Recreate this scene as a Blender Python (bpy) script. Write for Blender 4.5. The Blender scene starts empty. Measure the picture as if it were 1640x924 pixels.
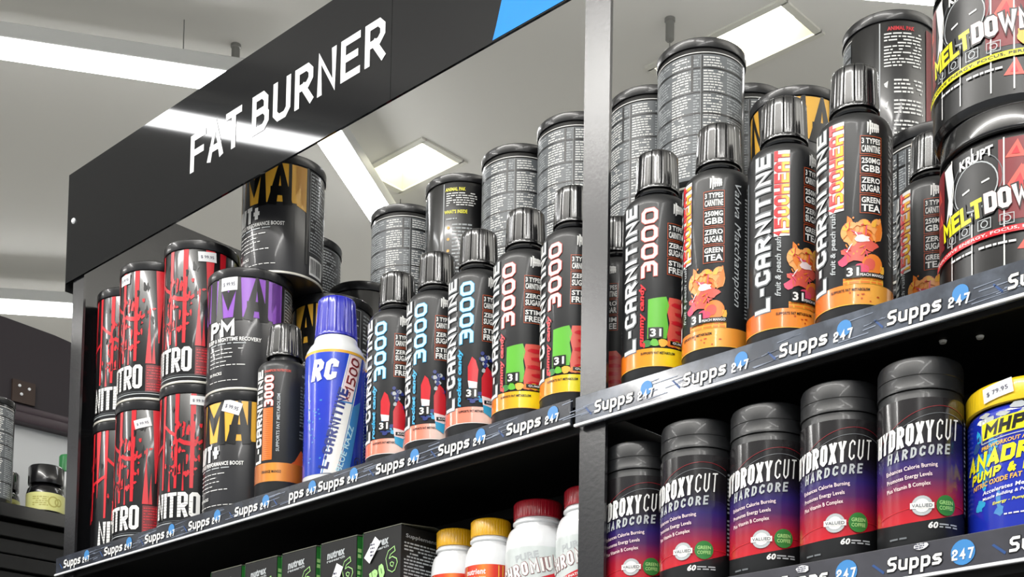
import bpy, bmesh, math, random
from math import sin, cos, pi, radians, atan2, sqrt
from mathutils import Vector, Matrix

SC = bpy.context.scene
COL = SC.collection

# ------------------------------------------------------------------ camera
F, PY = 2281.24, 1316.03                     # focal length and horizon row of a 1640 x 924 frame
YAW, PIT, ROL = .757381, .062070, .016402
cam_d = bpy.data.cameras.new('camera')
cam_o = bpy.data.objects.new('camera', cam_d); COL.objects.link(cam_o)
cam_d.sensor_fit = 'HORIZONTAL'; cam_d.sensor_width = 36.0
cam_d.lens = F / 1640 * 36.0
cam_d.shift_y = (PY - 462) / 1640
fw = Vector((-sin(YAW)*cos(PIT), cos(YAW)*cos(PIT), sin(PIT)))
r0 = Vector((cos(YAW), sin(YAW), 0)); u0 = r0.cross(fw)
rr = cos(ROL)*r0 + sin(ROL)*u0; uu = -sin(ROL)*r0 + cos(ROL)*u0
EYE = Vector((0, -1.08, 1.5))
cam_o.matrix_world = Matrix(((rr.x, uu.x, -fw.x, EYE.x), (rr.y, uu.y, -fw.y, EYE.y), (rr.z, uu.z, -fw.z, EYE.z), (0, 0, 0, 1)))
cam_d.clip_start = .02; cam_d.clip_end = 60
SC.camera = cam_o

# ------------------------------------------------------------------ world, light level, exposure
W = bpy.data.worlds.new('world'); SC.world = W; W.use_nodes = True
W.node_tree.nodes['Background'].inputs[0].default_value = (.93, .97, 1.0, 1)
W.node_tree.nodes['Background'].inputs[1].default_value = .42
SC.view_settings.view_transform = 'Standard'; SC.view_settings.look = 'None'
SC.view_settings.gamma = 1; SC.view_settings.use_curve_mapping = False
SC.view_settings.exposure = 0.2
LAMP = 19.0          # radiance of the linear lamps
TROFFER = 9.0

def area(name, loc, sx, sy, power, rot=(0, 0, 0), c=(1, .98, .95)):
    l = bpy.data.lights.new(name, 'AREA'); l.shape = 'RECTANGLE'; l.size = sx; l.size_y = sy; l.energy = power; l.color = c
    o = bpy.data.objects.new(name, l); o.location = loc; o.rotation_euler = rot; COL.objects.link(o); return o
# rows of ceiling lamps over the aisle the photographer stands in
area('aisle_lamp', (-.9, -1.72, 3.66), 3.4, .16, 75)
area('aisle_lamp', (1.2, -2.4, 3.66), .16, 3.4, 55)
area('aisle_lamp', (-3.5, -3.0, 3.66), .16, 2.6, 50)
area('aisle_lamp', (-5.2, -2.2, 3.66), .16, 1.6, 30)
# up-facing fill lights added to brighten the ceiling; no fixtures hang there
area('ceiling_fill', (-.9, -2.2, 3.2), 3.4, .5, 75, (pi, 0, 0))
area('ceiling_fill', (1.6, 1.6, 3.2), .5, 3.4, 95, (pi, 0, 0))
area('ceiling_fill', (-4.8, 4.2, 3.2), 2.6, .5, 60, (pi, 0, 0))

# ------------------------------------------------------------------ materials
def lin(h):
    if isinstance(h, (tuple, list)): return tuple(h) + (1,)
    h = h.lstrip('#'); v = [int(h[i:i+2], 16)/255 for i in (0, 2, 4)]
    return tuple((c/12.92 if c <= .04045 else ((c+.055)/1.055)**2.4) for c in v) + (1,)
_mats = {}
def mat(name, col, rough=.35, metal=0.0, coat=0.0, emit=0.0, noise=None, bump=None, alpha=None):
    if name in _mats: return _mats[name]
    m = bpy.data.materials.new(name); m.use_nodes = True; nt = m.node_tree; p = nt.nodes['Principled BSDF']
    p.inputs['Base Color'].default_value = lin(col); p.inputs['Roughness'].default_value = rough
    p.inputs['Metallic'].default_value = metal; p.inputs['Coat Weight'].default_value = coat; p.inputs['Coat Roughness'].default_value = .08
    if emit: p.inputs['Emission Color'].default_value = lin(col); p.inputs['Emission Strength'].default_value = emit
    if noise:
        scale, c2, lo, hi = noise
        tc = nt.nodes.new('ShaderNodeTexCoord'); n = nt.nodes.new('ShaderNodeTexNoise'); n.inputs['Scale'].default_value = scale; n.inputs['Detail'].default_value = 5
        r = nt.nodes.new('ShaderNodeValToRGB'); r.color_ramp.elements[0].position = lo; r.color_ramp.elements[1].position = hi
        r.color_ramp.elements[0].color = lin(col); r.color_ramp.elements[1].color = lin(c2)
        nt.links.new(tc.outputs['Object'], n.inputs['Vector']); nt.links.new(n.outputs['Fac'], r.inputs['Fac']); nt.links.new(r.outputs['Color'], p.inputs['Base Color'])
    if bump:
        scale, strg, dist = bump
        tc = nt.nodes.new('ShaderNodeTexCoord'); n = nt.nodes.new('ShaderNodeTexNoise'); n.inputs['Scale'].default_value = scale; n.inputs['Detail'].default_value = 2
        b = nt.nodes.new('ShaderNodeBump'); b.inputs['Strength'].default_value = strg; b.inputs['Distance'].default_value = dist
        nt.links.new(tc.outputs['Object'], n.inputs['Vector']); nt.links.new(n.outputs['Fac'], b.inputs['Height']); nt.links.new(b.outputs['Normal'], p.inputs['Normal'])
    _mats[name] = m; return m
def ramp_mat(name, axis, stops, rough=.3, coat=0.0):
    """colour printed as a gradient along one local axis (metres)"""
    if name in _mats: return _mats[name]
    m = bpy.data.materials.new(name); m.use_nodes = True; nt = m.node_tree; p = nt.nodes['Principled BSDF']
    p.inputs['Roughness'].default_value = rough; p.inputs['Coat Weight'].default_value = coat; p.inputs['Coat Roughness'].default_value = .08
    tc = nt.nodes.new('ShaderNodeTexCoord'); sp = nt.nodes.new('ShaderNodeSeparateXYZ'); mr = nt.nodes.new('ShaderNodeMapRange')
    lo, hi = stops[0][0], stops[-1][0]
    mr.inputs['From Min'].default_value = lo; mr.inputs['From Max'].default_value = hi
    r = nt.nodes.new('ShaderNodeValToRGB')
    while len(r.color_ramp.elements) < len(stops): r.color_ramp.elements.new(.5)
    for e, (x, c) in zip(r.color_ramp.elements, stops): e.position = (x-lo)/(hi-lo)
    for e, (x, c) in zip(r.color_ramp.elements, stops): e.color = lin(c)
    nt.links.new(tc.outputs['Object'], sp.inputs[0]); nt.links.new(sp.outputs[axis], mr.inputs['Value']); nt.links.new(mr.outputs[0], r.inputs['Fac']); nt.links.new(r.outputs['Color'], p.inputs['Base Color'])
    _mats[name] = m; return m

M = dict(
    ceiling=mat('ceiling_paint', '#d9d8d3', .9, bump=(3, .05, .01)),
    floor=mat('floor_vinyl', '#b9b8b4', .5, noise=(4, '#c6c5c1', .4, .6)),
    wall=mat('wall_paint', '#c9c8c4', .85, noise=(2, '#bdbcb8', .4, .7)),
    powder=mat('black_powder_coat', '#1d1d20', .24, bump=(220, .18, .0005)),
    powderf=mat('black_powder_coat_fine', '#1d1d20', .45, bump=(300, .2, .0004)),
    shelfblack=mat('black_shelf_steel', '#060607', .55),
    board=mat('sign_acrylic_black', '#141518', .035),
    white=mat('sign_vinyl_white', '#f4f5f6', .35),
    blue=mat('sign_vinyl_blue', '#2d8de8', .3),
    edgew=mat('strip_lip_white', '#e4e6ea', .3),
    strip=mat('price_strip_print', '#2d3038', .18, noise=(26, '#4c525f', .45, .75), coat=.6),
    striplight=mat('price_strip_print_grey', '#3f444e', .2, noise=(30, '#6a7280', .40, .72), coat=.7),
    stripdark=mat('price_strip_print_plain', '#3b3b42', .28, noise=(30, '#46464e', .4, .7), coat=.3),
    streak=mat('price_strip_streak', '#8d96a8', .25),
    sblue=mat('price_strip_blue', '#3f86c6', .3), sblue2=mat('price_strip_blue_dark', '#2f4f86', .3),
    plblack=mat('black_plastic', '#0d0d0f', .22, coat=.5),
    capblack=mat('black_ribbed_plastic', '#161618', .22, coat=.6),
    matteblack=mat('matte_black_shrink_wrap', '#1c1d1f', .40, coat=.12),
    canblack=mat('black_can_paper', '#121214', .28, coat=.5),
    cangrey=mat('charcoal_can_paper', '#2a2a2d', .30, coat=.4),
    lid=mat('black_can_lid', '#19191b', .28, coat=.3),
    rim=mat('can_rim_cream', '#cfccc2', .3, metal=.2),
    pw=mat('print_white', '#eeeeec', .35), pg=mat('print_grey', '#b4b9bc', .35), pg2=mat('print_grey_dark', '#6c7175', .35), ink=mat('print_black', '#0b0b0d', .30),
    red=mat('print_red', '#cf1f2c', .3), dred=mat('print_dark_red', '#7d1620', .35), purple=mat('print_purple', '#9355c4', .3), yel=mat('print_yellow', '#e9c62e', .3),
    lemon=mat('print_lemon', '#f2ea1e', .3), gold=mat('print_gold', '#efb640', .3), orange=mat('print_orange', '#e8812c', .3), dor=mat('print_deep_orange', '#c4521f', .35),
    peach=mat('print_peach', '#f0a35a', .35), coral=mat('print_coral', '#d9584a', .35), pink=mat('print_pink', '#e0496e', .35),
    green=mat('print_green', '#5fb82e', .35), dgreen=mat('print_dark_green', '#2c7a34', .35), lime=mat('print_lime', '#a9dc8a', .35),
    cyan=mat('print_cyan', '#2fa7d8', .35), pale=mat('print_pale_blue', '#bfe6f5', .35), palepink=mat('print_pale_pink', '#f6dfe0', .35), navy=mat('print_navy', '#23327c', .35),
    sticker=mat('sticker_paper', '#e9eaec', .5), stickink=mat('sticker_ink', '#4a4a60', .5),
    bluecap=mat('blue_ribbed_plastic', '#1a22b4', .22, coat=.5), bluelabel=ramp_mat('blue_label', 'Z', [(0, '#1a3fae'), (.10, '#1c35c4'), (.2, '#1f4fd0')], .25, .4),
    whitepl=mat('white_plastic', '#e6e8ea', .25, coat=.3), lightbar=mat('linear_lamp_diffuser', '#ffffff', .5, emit=LAMP), housing=mat('lamp_housing', '#c9cac8', .4),
    panel=mat('lamp_panel', '#fffbe6', .5, emit=TROFFER), trofframe=mat('ceiling_lamp_frame', '#cfcec4', .5), recess=mat('ceiling_lamp_recess', '#e3e2cf', .5),
    steel=mat('hanger_steel', '#8b8b88', .35, metal=.6),
    mauve=mat('dark_wall_board', '#2c262b', .7, bump=(4, .1, .01)), brown=mat('brown_plate', '#3a2a22', .6),
    yellowpl=mat('yellow_cap_plastic', '#dfa812', .3, coat=.3), yellid=ramp_mat('yellow_lid_plastic', 'Z', [(0, '#e2b91a'), (.05, '#ecc71f')], .3, .3), redpl=mat('red_cap_plastic', '#9d1424', .3, coat=.3),
)

for k in ('board', 'white', 'blue'):
    M[k].node_tree.nodes['Principled BSDF'].inputs['IOR'].default_value = 1.36; M[k].node_tree.nodes['Principled BSDF'].inputs['Roughness'].default_value = .04

M['powder'].node_tree.nodes['Principled BSDF'].inputs['IOR'].default_value = 1.68

# ------------------------------------------------------------------ scene-graph helpers
def setp(o, label=None, cat=None, group=None, kind=None):
    for k, v in (('label', label), ('category', cat), ('group', group), ('kind', kind)):
        if v: o[k] = v
    return o
def link_bm(name, bm, mats, parent=None, smooth=35):
    me = bpy.data.meshes.new(name)
    if smooth:
        bm.normal_update()
        for f in bm.faces: f.smooth = True
        for e in bm.edges:
            if len(e.link_faces) == 2 and e.link_faces[0].normal.angle(e.link_faces[1].normal, 0) > radians(smooth): e.smooth = False
            elif len(e.link_faces) != 2: e.smooth = False
    bm.to_mesh(me); bm.free()
    for m in (mats if isinstance(mats, (list, tuple)) else [mats]): me.materials.append(m)
    o = bpy.data.objects.new(name, me); COL.objects.link(o)
    if parent: o.parent = parent
    return o
def thing(name, loc=(0, 0, 0), rz=0, label=None, cat=None, group=None):
    o = bpy.data.objects.new(name, None); o.empty_display_size = .02; COL.objects.link(o)
    o.location = loc; o.rotation_euler = (0, 0, rz); return setp(o, label, cat, group)
def dup(root, loc, rz, label, group=None, skip=()):
    r = root.copy(); COL.objects.link(r); r.location = loc; r.rotation_euler = (0, 0, rz)
    for k in ('label', 'group'):
        if k in r: del r[k]
    r['label'] = label
    if group: r['group'] = group
    for ch in list(root.children):
        if ch.name.split('.')[0] in skip: continue
        c = ch.copy(); COL.objects.link(c); c.parent = r
        for g in list(ch.children):
            d = g.copy(); COL.objects.link(d); d.parent = c
    return r
def toward(x, y, turn=0):
    """yaw that turns a product's face (its -Y side) to someone standing in the aisle, plus a turn in degrees"""
    return atan2(-1.08 - y, 0 - x) + pi/2 + radians(turn)

def box_bm(bm, x0, x1, y0, y1, z0, z1, bev=0):
    r = bmesh.ops.create_cube(bm, size=1)
    for v in r['verts']: v.co = Vector(((x0+x1)/2 + v.co.x*(x1-x0), (y0+y1)/2 + v.co.y*(y1-y0), (z0+z1)/2 + v.co.z*(z1-z0)))
    if bev:
        es = list({e for v in r['verts'] for e in v.link_edges})
        bmesh.ops.bevel(bm, geom=es, offset=bev, segments=2, affect='EDGES', profile=.5)
    return bm
def box(name, b, m, parent=None, bev=0):
    bm = bmesh.new(); box_bm(bm, *b, bev=bev); return link_bm(name, bm, m, parent, 0)
def lathe(name, prof, m, parent=None, segs=72, mod=None, smooth=35, mi=None):
    """prof: [(r,z)]; mod(theta,r,z)->r for flutes"""
    bm = bmesh.new(); rings = []
    for r, z in prof:
        if r < 1e-6: rings.append([bm.verts.new((0, 0, z))]); continue
        ring = []
        for i in range(segs):
            t = 2*pi*i/segs; q = mod(t, r, z) if mod else r
            ring.append(bm.verts.new((q*cos(t), q*sin(t), z)))
        rings.append(ring)
    for k in range(len(rings)-1):
        a, b = rings[k], rings[k+1]
        if len(a) == 1 and len(b) == 1: continue
        for i in range(segs):
            j = (i+1) % segs
            if len(a) == 1: f = bm.faces.new((a[0], b[j], b[i]))
            elif len(b) == 1: f = bm.faces.new((a[i], a[j], b[0]))
            else: f = bm.faces.new((a[i], a[j], b[j], b[i]))
            if mi: f.material_index = mi(k)
    bmesh.ops.recalc_face_normals(bm, faces=bm.faces)
    return link_bm(name, bm, m, parent, smooth)
def round_prof(r, z0, z1, b=.0015, n=3, top=True, bot=True):
    p = []
    if bot: p.append((0, z0)); p += [(r-b+b*sin(a), z0+b-b*cos(a)) for a in [pi/2*i/n for i in range(n+1)]]
    else: p.append((r, z0))
    if top: p += [(r-b+b*cos(a), z1-b+b*sin(a)) for a in [pi/2*i/n for i in range(n+1)]]; p.append((0, z1))
    else: p.append((r, z1))
    return p

# ------------------------------------------------------------------ text and printed graphics
_tx = {}
def text_mesh(s, bold=.0, shear=0.0):
    k = (s, bold, shear)
    if k in _tx: return _tx[k]
    cu = bpy.data.curves.new('t', 'FONT'); cu.body = s; cu.size = 1; cu.resolution_u = 2; cu.offset = bold; cu.shear = shear; cu.fill_mode = 'FRONT'
    if bold: cu.space_character = 1 + bold*1.3
    o = bpy.data.objects.new('t', cu); COL.objects.link(o)
    dg = bpy.context.evaluated_depsgraph_get(); dg.update()
    me = bpy.data.meshes.new_from_object(o.evaluated_get(dg))
    vs = [(v.co.x, v.co.y) for v in me.vertices]; fs = [tuple(p.vertices) for p in me.polygons]
    bpy.data.objects.remove(o); bpy.data.curves.remove(cu); bpy.data.meshes.remove(me)
    x0 = min(v[0] for v in vs); x1 = max(v[0] for v in vs); y0 = min(v[1] for v in vs); y1 = max(v[1] for v in vs)
    vs = [((x-x0)/(x1-x0)-.5, (y-y0)/(y1-y0)-.5) for x, y in vs]
    _tx[k] = (vs, fs); return _tx[k]

# ---- block lettering drawn as mitred strokes (third value 1 = cut corner)
_G = {
 'A': [[(0,0),(0,1,1),(1,1,1),(1,0)],[(0,.40),(1,.40)]], 'a': [[(0,0),(.5,1),(1,0)],[(.17,.27),(.83,.27)]],
 'B': [[(0,0),(0,1),(.92,1,1),(.92,.53),(0,.53)],[(.0,.53),(1,.53,1),(1,0,1),(0,0)]], 'C': [[(1,.80),(1,1,1),(0,1,1),(0,0,1),(1,0,1),(1,.20)]],
 'D': [[(0,0),(0,1),(1,1,1),(1,0,1),(0,0)]], 'E': [[(1,1),(0,1),(0,0),(1,0)],[(0,.52),(.85,.52)]], 'F': [[(1,1),(0,1),(0,0)],[(0,.50),(.85,.50)]],
 'G': [[(1,.75),(1,1,1),(0,1,1),(0,0,1),(1,0,1),(1,.48),(.5,.48)]], 'H': [[(0,0),(0,1)],[(1,0),(1,1)],[(0,.5),(1,.5)]], 'I': [[(.5,0),(.5,1)]],
 'K': [[(0,0),(0,1)],[(1,1),(.1,.5),(1,0)]], 'L': [[(0,1),(0,0),(1,0)]], 'M': [[(0,0),(0,1),(.5,.40),(1,1),(1,0)]], 'N': [[(0,0),(0,1),(1,0),(1,1)]],
 'O': [[(.5,1),(1,1,1),(1,0,1),(0,0,1),(0,1,1),(.5,1)]], 'P': [[(0,0),(0,1),(1,1,1),(1,.45,1),(0,.45)]], 'Q': [[(.5,1),(1,1,1),(1,0,1),(0,0,1),(0,1,1),(.5,1)]],
 'R': [[(0,0),(0,1),(1,1,1),(1,.47,1),(0,.47)],[(.45,.47),(1,0)]], 'S': [[(1,1),(0,1,1),(0,.52,1),(1,.52,1),(1,0,1),(0,0)]],
 'T': [[(0,1),(1,1)],[(.5,1),(.5,0)]], 'U': [[(0,1),(0,0,1),(1,0,1),(1,1)]], 'V': [[(0,1),(.5,0),(1,1)]], 'W': [[(0,1),(.25,0),(.5,.7),(.75,0),(1,1)]],
 'X': [[(0,0),(1,1)],[(0,1),(1,0)]], 'Y': [[(0,1),(.5,.48),(1,1)],[(.5,.48),(.5,0)]], 'Z': [[(0,1),(1,1),(0,0),(1,0)]],
 '0': [[(.5,1),(1,1,1),(1,0,1),(0,0,1),(0,1,1),(.5,1)]], '1': [[(.15,.80),(.55,1),(.55,0)]], '2': [[(0,.75),(0,1,1),(1,1,1),(1,.55,1),(0,.42,1),(0,0),(1,0)]],
 '3': [[(0,1),(1,1,1),(1,0,1),(0,0)],[(.48,.52),(1,.52)]], '4': [[(.75,0),(.75,1),(0,.35),(1,.35)]], '5': [[(1,1),(0,1),(0,.55),(1,.55,1),(1,0,1),(0,0)]],
 '6': [[(1,1),(0,1,1),(0,0,1),(1,0,1),(1,.55,1),(0,.55)]], '7': [[(0,1),(1,1),(.4,0)]], '8': [[(0,0,1),(0,1,1),(1,1,1),(1,0,1),(0,0,1)],[(0,.52),(1,.52)]], '9': [[(1,.45),(0,.45,1),(0,1,1),(1,1,1),(1,0,1),(0,0)]],
 '-': [[(.1,.5),(.9,.5)]], '+': [[(.5,.18),(.5,.82)],[(.0,.5),(1,.5)]], '&': [[(1,0),(.2,.75),(.3,1,1),(.7,.95,1),(0,.35,1),(.1,0,1),(.6,0,1),(1,.45)]], '.': [[(.3,0),(.7,0)]], '$': [[(1,.8),(0,.8),(0,.5),(1,.5),(1,.2),(0,.2)],[(.5,0),(.5,1)]],
 'u': [[(0,.70),(0,0,1),(1,0),(1,.70)],[(1,.2),(1,0)]], 'p': [[(0,-.42),(0,.70),(1,.70,1),(1,0,1),(0,0)]], 's': [[(.95,.70),(0,.70,1),(0,.36,1),(1,.36,1),(1,0,1),(0,0)]],
}
_GW = {'I': .34, '1': .62, '-': .6, 'M': 1.25, 'W': 1.35, ' ': .5, '.': .3}
def _stroke(pts, closed, t):
    """quads of a mitred stroke"""
    n = len(pts); L = []; Rr = []
    for i in range(n):
        a = pts[i-1] if i > 0 else (pts[n-2] if closed else None); b = pts[i]; c = pts[i+1] if i < n-1 else (pts[1] if closed else None)
        def nrm(p, q): dx, dy = q[0]-p[0], q[1]-p[1]; l = sqrt(dx*dx+dy*dy) or 1e-9; return (-dy/l, dx/l), (dx/l, dy/l)
        if a is None: (nx, ny), (tx, ty) = nrm(b, c); bx, by = b[0]-tx*t/2, b[1]-ty*t/2; k = 1
        elif c is None: (nx, ny), (tx, ty) = nrm(a, b); bx, by = b[0]+tx*t/2, b[1]+ty*t/2; k = 1
        else:
            (n1x, n1y), _ = nrm(a, b); (n2x, n2y), _ = nrm(b, c); mx, my = n1x+n2x, n1y+n2y; l = sqrt(mx*mx+my*my) or 1e-9
            nx, ny = mx/l, my/l; k = min(1/max(nx*n1x+ny*n1y, .35), 1.9); bx, by = b[0], b[1]
        L.append((bx+nx*t/2*k, by+ny*t/2*k)); Rr.append((bx-nx*t/2*k, by-ny*t/2*k))
    return L, Rr
def block_mesh(txt, w, h, t, cut, gap, alt, shear):
    ws = [_GW.get(ch, 1.0) for ch in txt]; cw = (w-gap*(len(txt)-1))/sum(ws); x = 0; out = []
    for ch, k in zip(txt, ws):
        W = cw*k; g = _G.get('a' if (ch == 'A' and alt) else ch)
        if g:
            for st in g:
                def M2(p): return (x+t/2+p[0]*max(W-t, 0), t/2+p[1]*(h-t))
                raw = [(M2(p), len(p) > 2) for p in st]; pts = []
                for i, (p, c) in enumerate(raw):
                    if c and 0 < i < len(raw)-1:
                        for q in (raw[i-1][0], raw[i+1][0]):
                            dx, dy = q[0]-p[0], q[1]-p[1]; l = sqrt(dx*dx+dy*dy) or 1e-9; d = min(cut, l*.49); pts.append((p[0]+dx/l*d, p[1]+dy/l*d))
                    else: pts.append(p)
                closed = len(pts) > 3 and abs(pts[0][0]-pts[-1][0]) < 1e-9 and abs(pts[0][1]-pts[-1][1]) < 1e-9
                L, Rr = _stroke(pts, closed, t); out.append(([(vx-w/2+(vy-h/2)*shear, vy-h/2) for pr in zip(L, Rr) for vx, vy in pr], [(2*i, 2*i+1, 2*i+3, 2*i+2) for i in range(len(pts)-1)]))
        x += W+gap
    return out

class Print:
    """printed graphics wrapped on a drum of radius R (R=None: flat, facing -Y). u runs round the drum in metres, v up."""
    def __init__(s, R=None, y=0.0, base=.00025):
        s.R, s.y, s.base = R, y, base; s.bm = bmesh.new(); s.mats = []
    def deg(s, d): return s.R*radians(d)
    def mi(s, m):
        m = M[m] if isinstance(m, str) else m
        if m not in s.mats: s.mats.append(m)
        return s.mats.index(m)
    def mesh(s, vs, fs, m, layer):
        b = bmesh.new(); vv = [b.verts.new((x, y, 0)) for x, y in vs]
        for f in fs:
            try: b.faces.new([vv[i] for i in f])
            except ValueError: pass
        if s.R:
            st = s.R*.13; x0 = min(v[0] for v in vs); x1 = max(v[0] for v in vs)
            k = math.floor(x0/st)+1
            while k*st < x1:
                bmesh.ops.bisect_plane(b, geom=b.verts[:]+b.edges[:]+b.faces[:], plane_co=(k*st, 0, 0), plane_no=(1, 0, 0), dist=1e-7); k += 1
        ix = s.mi(m); off = s.base + layer*.00022; mp = {}
        for v in b.verts:
            if s.R:
                t = v.co.x/s.R; r = s.R+off; mp[v] = s.bm.verts.new((r*sin(t), -r*cos(t), v.co.y))
            else: mp[v] = s.bm.verts.new((v.co.x, s.y-off, v.co.y))
        for f in b.faces:
            vs_ = [mp[v] for v in f.verts]
            if len(set(vs_)) > 2:
                n = f.normal
                if f.calc_area() > 0:
                    nf = s.bm.faces.new(vs_); nf.material_index = ix
        b.free()
    def poly(s, pts, m, layer=1):
        s.mesh_ear(pts, m, layer)
    def mesh_ear(s, pts, m, layer):
        from mathutils.geometry import tessellate_polygon
        tr = tessellate_polygon([[Vector((x, y, 0)) for x, y in pts]])
        s.mesh(pts, tr, m, layer)
    def rect(s, u0, u1, v0, v1, m, layer=1, rot=0):
        cu, cv = (u0+u1)/2, (v0+v1)/2; p = []
        for x, y in ((u0, v0), (u1, v0), (u1, v1), (u0, v1)):
            dx, dy = x-cu, y-cv; c, q = cos(radians(rot)), sin(radians(rot)); p.append((cu+dx*c-dy*q, cv+dx*q+dy*c))
        s.mesh(p, [(0, 1, 2, 3)], m, layer)
    def text(s, t, cu, cv, w, h, m, layer=2, rot=0, bold=.02, shear=0.0):
        """w,h: printed width and height of the line before rotation"""
        vs, fs = text_mesh(t, bold, shear); c, q = cos(radians(rot)), sin(radians(rot))
        s.mesh([(cu+x*w*c-y*h*q, cv+x*w*q+y*h*c) for x, y in vs], fs, m, layer)
    def block(s, txt, cu, cv, w, h, m, layer=2, rot=0, t=.2, cut=.12, gap=.14, alt=False, shear=0.0, grow=0.0):
        """block capitals: stroke t, corner cut and letter gap as fractions of the height; grow fattens them for an outline"""
        c, q = cos(radians(rot)), sin(radians(rot))
        st = block_mesh(txt, w+grow, h+grow, t*h+grow, cut*h, max(gap*h-grow, 0), alt, shear)
        k = 0
        for V, Fc in st:
            W2 = [(cu+x*c-y*q, cv+x*q+y*c) for x, y in V]
            for f in Fc: s.mesh([W2[i] for i in f], [(0, 1, 2, 3)], m, layer+.045*(k % 21)); k += 1
    def blob(s, cu, cv, ru, rv, m, layer=1, n=14, jag=.35, seed=0):
        rnd = random.Random(seed+int(cu*1e5)+int(cv*1e5)*7); p = []
        for i in range(n):
            a = 2*pi*i/n; k = 1-jag*rnd.random(); p.append((cu+ru*k*cos(a), cv+rv*k*sin(a)))
        s.mesh_ear(p, m, layer)
    def disc(s, cu, cv, r, m, layer=1, n=20, r2=None):
        p = [(cu+r*cos(2*pi*i/n), cv+r*sin(2*pi*i/n)) for i in range(n)]
        if r2 is None: s.mesh_ear(p, m, layer); return
        q = [(cu+r2*cos(2*pi*i/n), cv+r2*sin(2*pi*i/n)) for i in range(n)]
        s.mesh(p+q, [(i, (i+1) % n, n+(i+1) % n, n+i) for i in range(n)], m, layer)
    def fine(s, u0, u1, v0, v1, rows, m, layer=1, seed=1, fill=.75, dash=.006, ragged=.3):
        rnd = random.Random(seed); dv = (v1-v0)/rows
        for i in range(rows):
            v = v1-(i+.5)*dv; u = u0; end = u1-(u1-u0)*ragged*rnd.random()
            while u < end:
                L = dash*(.4+1.2*rnd.random()); e = min(u+L, end)
                if rnd.random() < .93: s.rect(u, e, v-dv*.28*fill/.75, v+dv*.28*fill/.75, m, layer)
                u = e+dash*.22
    def frame(s, u0, u1, v0, v1, t, m, layer=1):
        s.rect(u0, u1, v0, v0+t, m, layer); s.rect(u0, u1, v1-t, v1, m, layer); s.rect(u0, u0+t, v0, v1, m, layer); s.rect(u1-t, u1, v0, v1, m, layer)
    def done(s, name, parent, loc=None):
        bmesh.ops.recalc_face_normals(s.bm, faces=s.bm.faces)
        # every printed face must look outward
        for f in s.bm.faces:
            c = f.calc_center_median(); n = f.normal
            if (s.R and n.x*c.x+n.y*c.y < 0) or (not s.R and n.y > 0): f.normal_flip()
        o = link_bm(name, s.bm, s.mats, parent, smooth=0)
        if s.R:
            for p in o.data.polygons: p.use_smooth = True
        if loc: o.location = loc
        return o

def price_sticker(parent, R, deg, v, w=.021, h=.011, rot=0, txt='$ 99.95'):
    p = Print(R, base=.0012); u = R*radians(deg)
    p.rect(u-w/2, u+w/2, v-h/2, v+h/2, 'sticker', 0, rot); p.text(txt, u, v-h*.05, w*.72, h*.34, 'stickink', 1, rot, bold=.01)
    return p.done('price_sticker', parent)

# ================================================================== SETTING
def struct(name, b, m): o = box(name, b, m); o['kind'] = 'structure'; return o
ZC = 3.85
struct('floor', (-9, 5, -6, 7, -.05, 0), M['floor'])
struct('wall_back', (-9, 5, 7, 7.1, 0, ZC), M['wall'])
struct('wall_left', (-9.1, -9, -6, 7.1, 0, ZC), M['wall'])
# ceiling with two openings for the recessed lamps
TR = [(-3.265, 1.862, .27, .165, 3), (-2.16, 2.03, .42, .17, 6)]
bm = bmesh.new(); cuts = []
def ceil_with_holes():
    xs = sorted({-9, 5} | {t[0]+s*t[2]/2 for t in TR for s in (-1, 1)}); ys = sorted({-6, 7.1} | {t[1]+s*t[3]/2 for t in TR for s in (-1, 1)})
    for i in range(len(xs)-1):
        for j in range(len(ys)-1):
            cx, cy = (xs[i]+xs[i+1])/2, (ys[j]+ys[j+1])/2
            if any(abs(cx-t[0]) < t[2]/2 and abs(cy-t[1]) < t[3]/2 for t in TR): continue
            vs = [bm.verts.new((x, y, ZC)) for x, y in ((xs[i], ys[j]), (xs[i], ys[j+1]), (xs[i+1], ys[j+1]), (xs[i+1], ys[j]))]
            bm.faces.new(vs)
    bmesh.ops.remove_doubles(bm, verts=bm.verts, dist=1e-5)
    r = bmesh.ops.extrude_face_region(bm, geom=bm.faces[:])
    for v in r['geom']:
        if isinstance(v, bmesh.types.BMVert): v.co.z += .12
    bmesh.ops.recalc_face_normals(bm, faces=bm.faces)
ceil_with_holes()
o = link_bm('ceiling', bm, M['ceiling']); o['kind'] = 'structure'

# recessed ceiling lamps
def troffer(x, y, w, d, rz, label):
    t = thing('recessed_ceiling_lamp', (x, y, ZC), 0, label, 'ceiling light', None)
    b = bmesh.new(); f = .016
    for q in ((-w/2-f, w/2+f, -d/2-f, -d/2+.004), (-w/2-f, w/2+f, d/2-.004, d/2+f), (-w/2-f, -w/2+.004, -d/2, d/2), (w/2-.004, w/2+f, -d/2, d/2)): box_bm(b, *q, -.006, .0)
    link_bm('frame', b, M['trofframe'], t)
    b = bmesh.new(); a = .003
    top = [(-w/2+.03, -d/2+.03), (w/2-.03, -d/2+.03), (w/2-.03, d/2-.03), (-w/2+.03, d/2-.03)]; bot = [(-w/2+a, -d/2+a), (w/2-a, -d/2+a), (w/2-a, d/2-a), (-w/2+a, d/2-a)]
    A = [b.verts.new((*p, .05)) for p in top]; B = [b.verts.new((*p, 0)) for p in bot]
    for i in range(4): b.faces.new((A[i], A[(i+1) % 4], B[(i+1) % 4], B[i]))
    link_bm('reflector', b, M['recess'], t, 0)
    box('diffuser', (-w/2+.03, w/2-.03, -d/2+.03, d/2-.03, .05, .056), M['panel'], t)
troffer(*TR[0], 'small square recessed ceiling lamp above the rear cans of the left bay')
troffer(*TR[1], 'long recessed ceiling lamp behind the tall fine-print can right of the black post')

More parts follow.
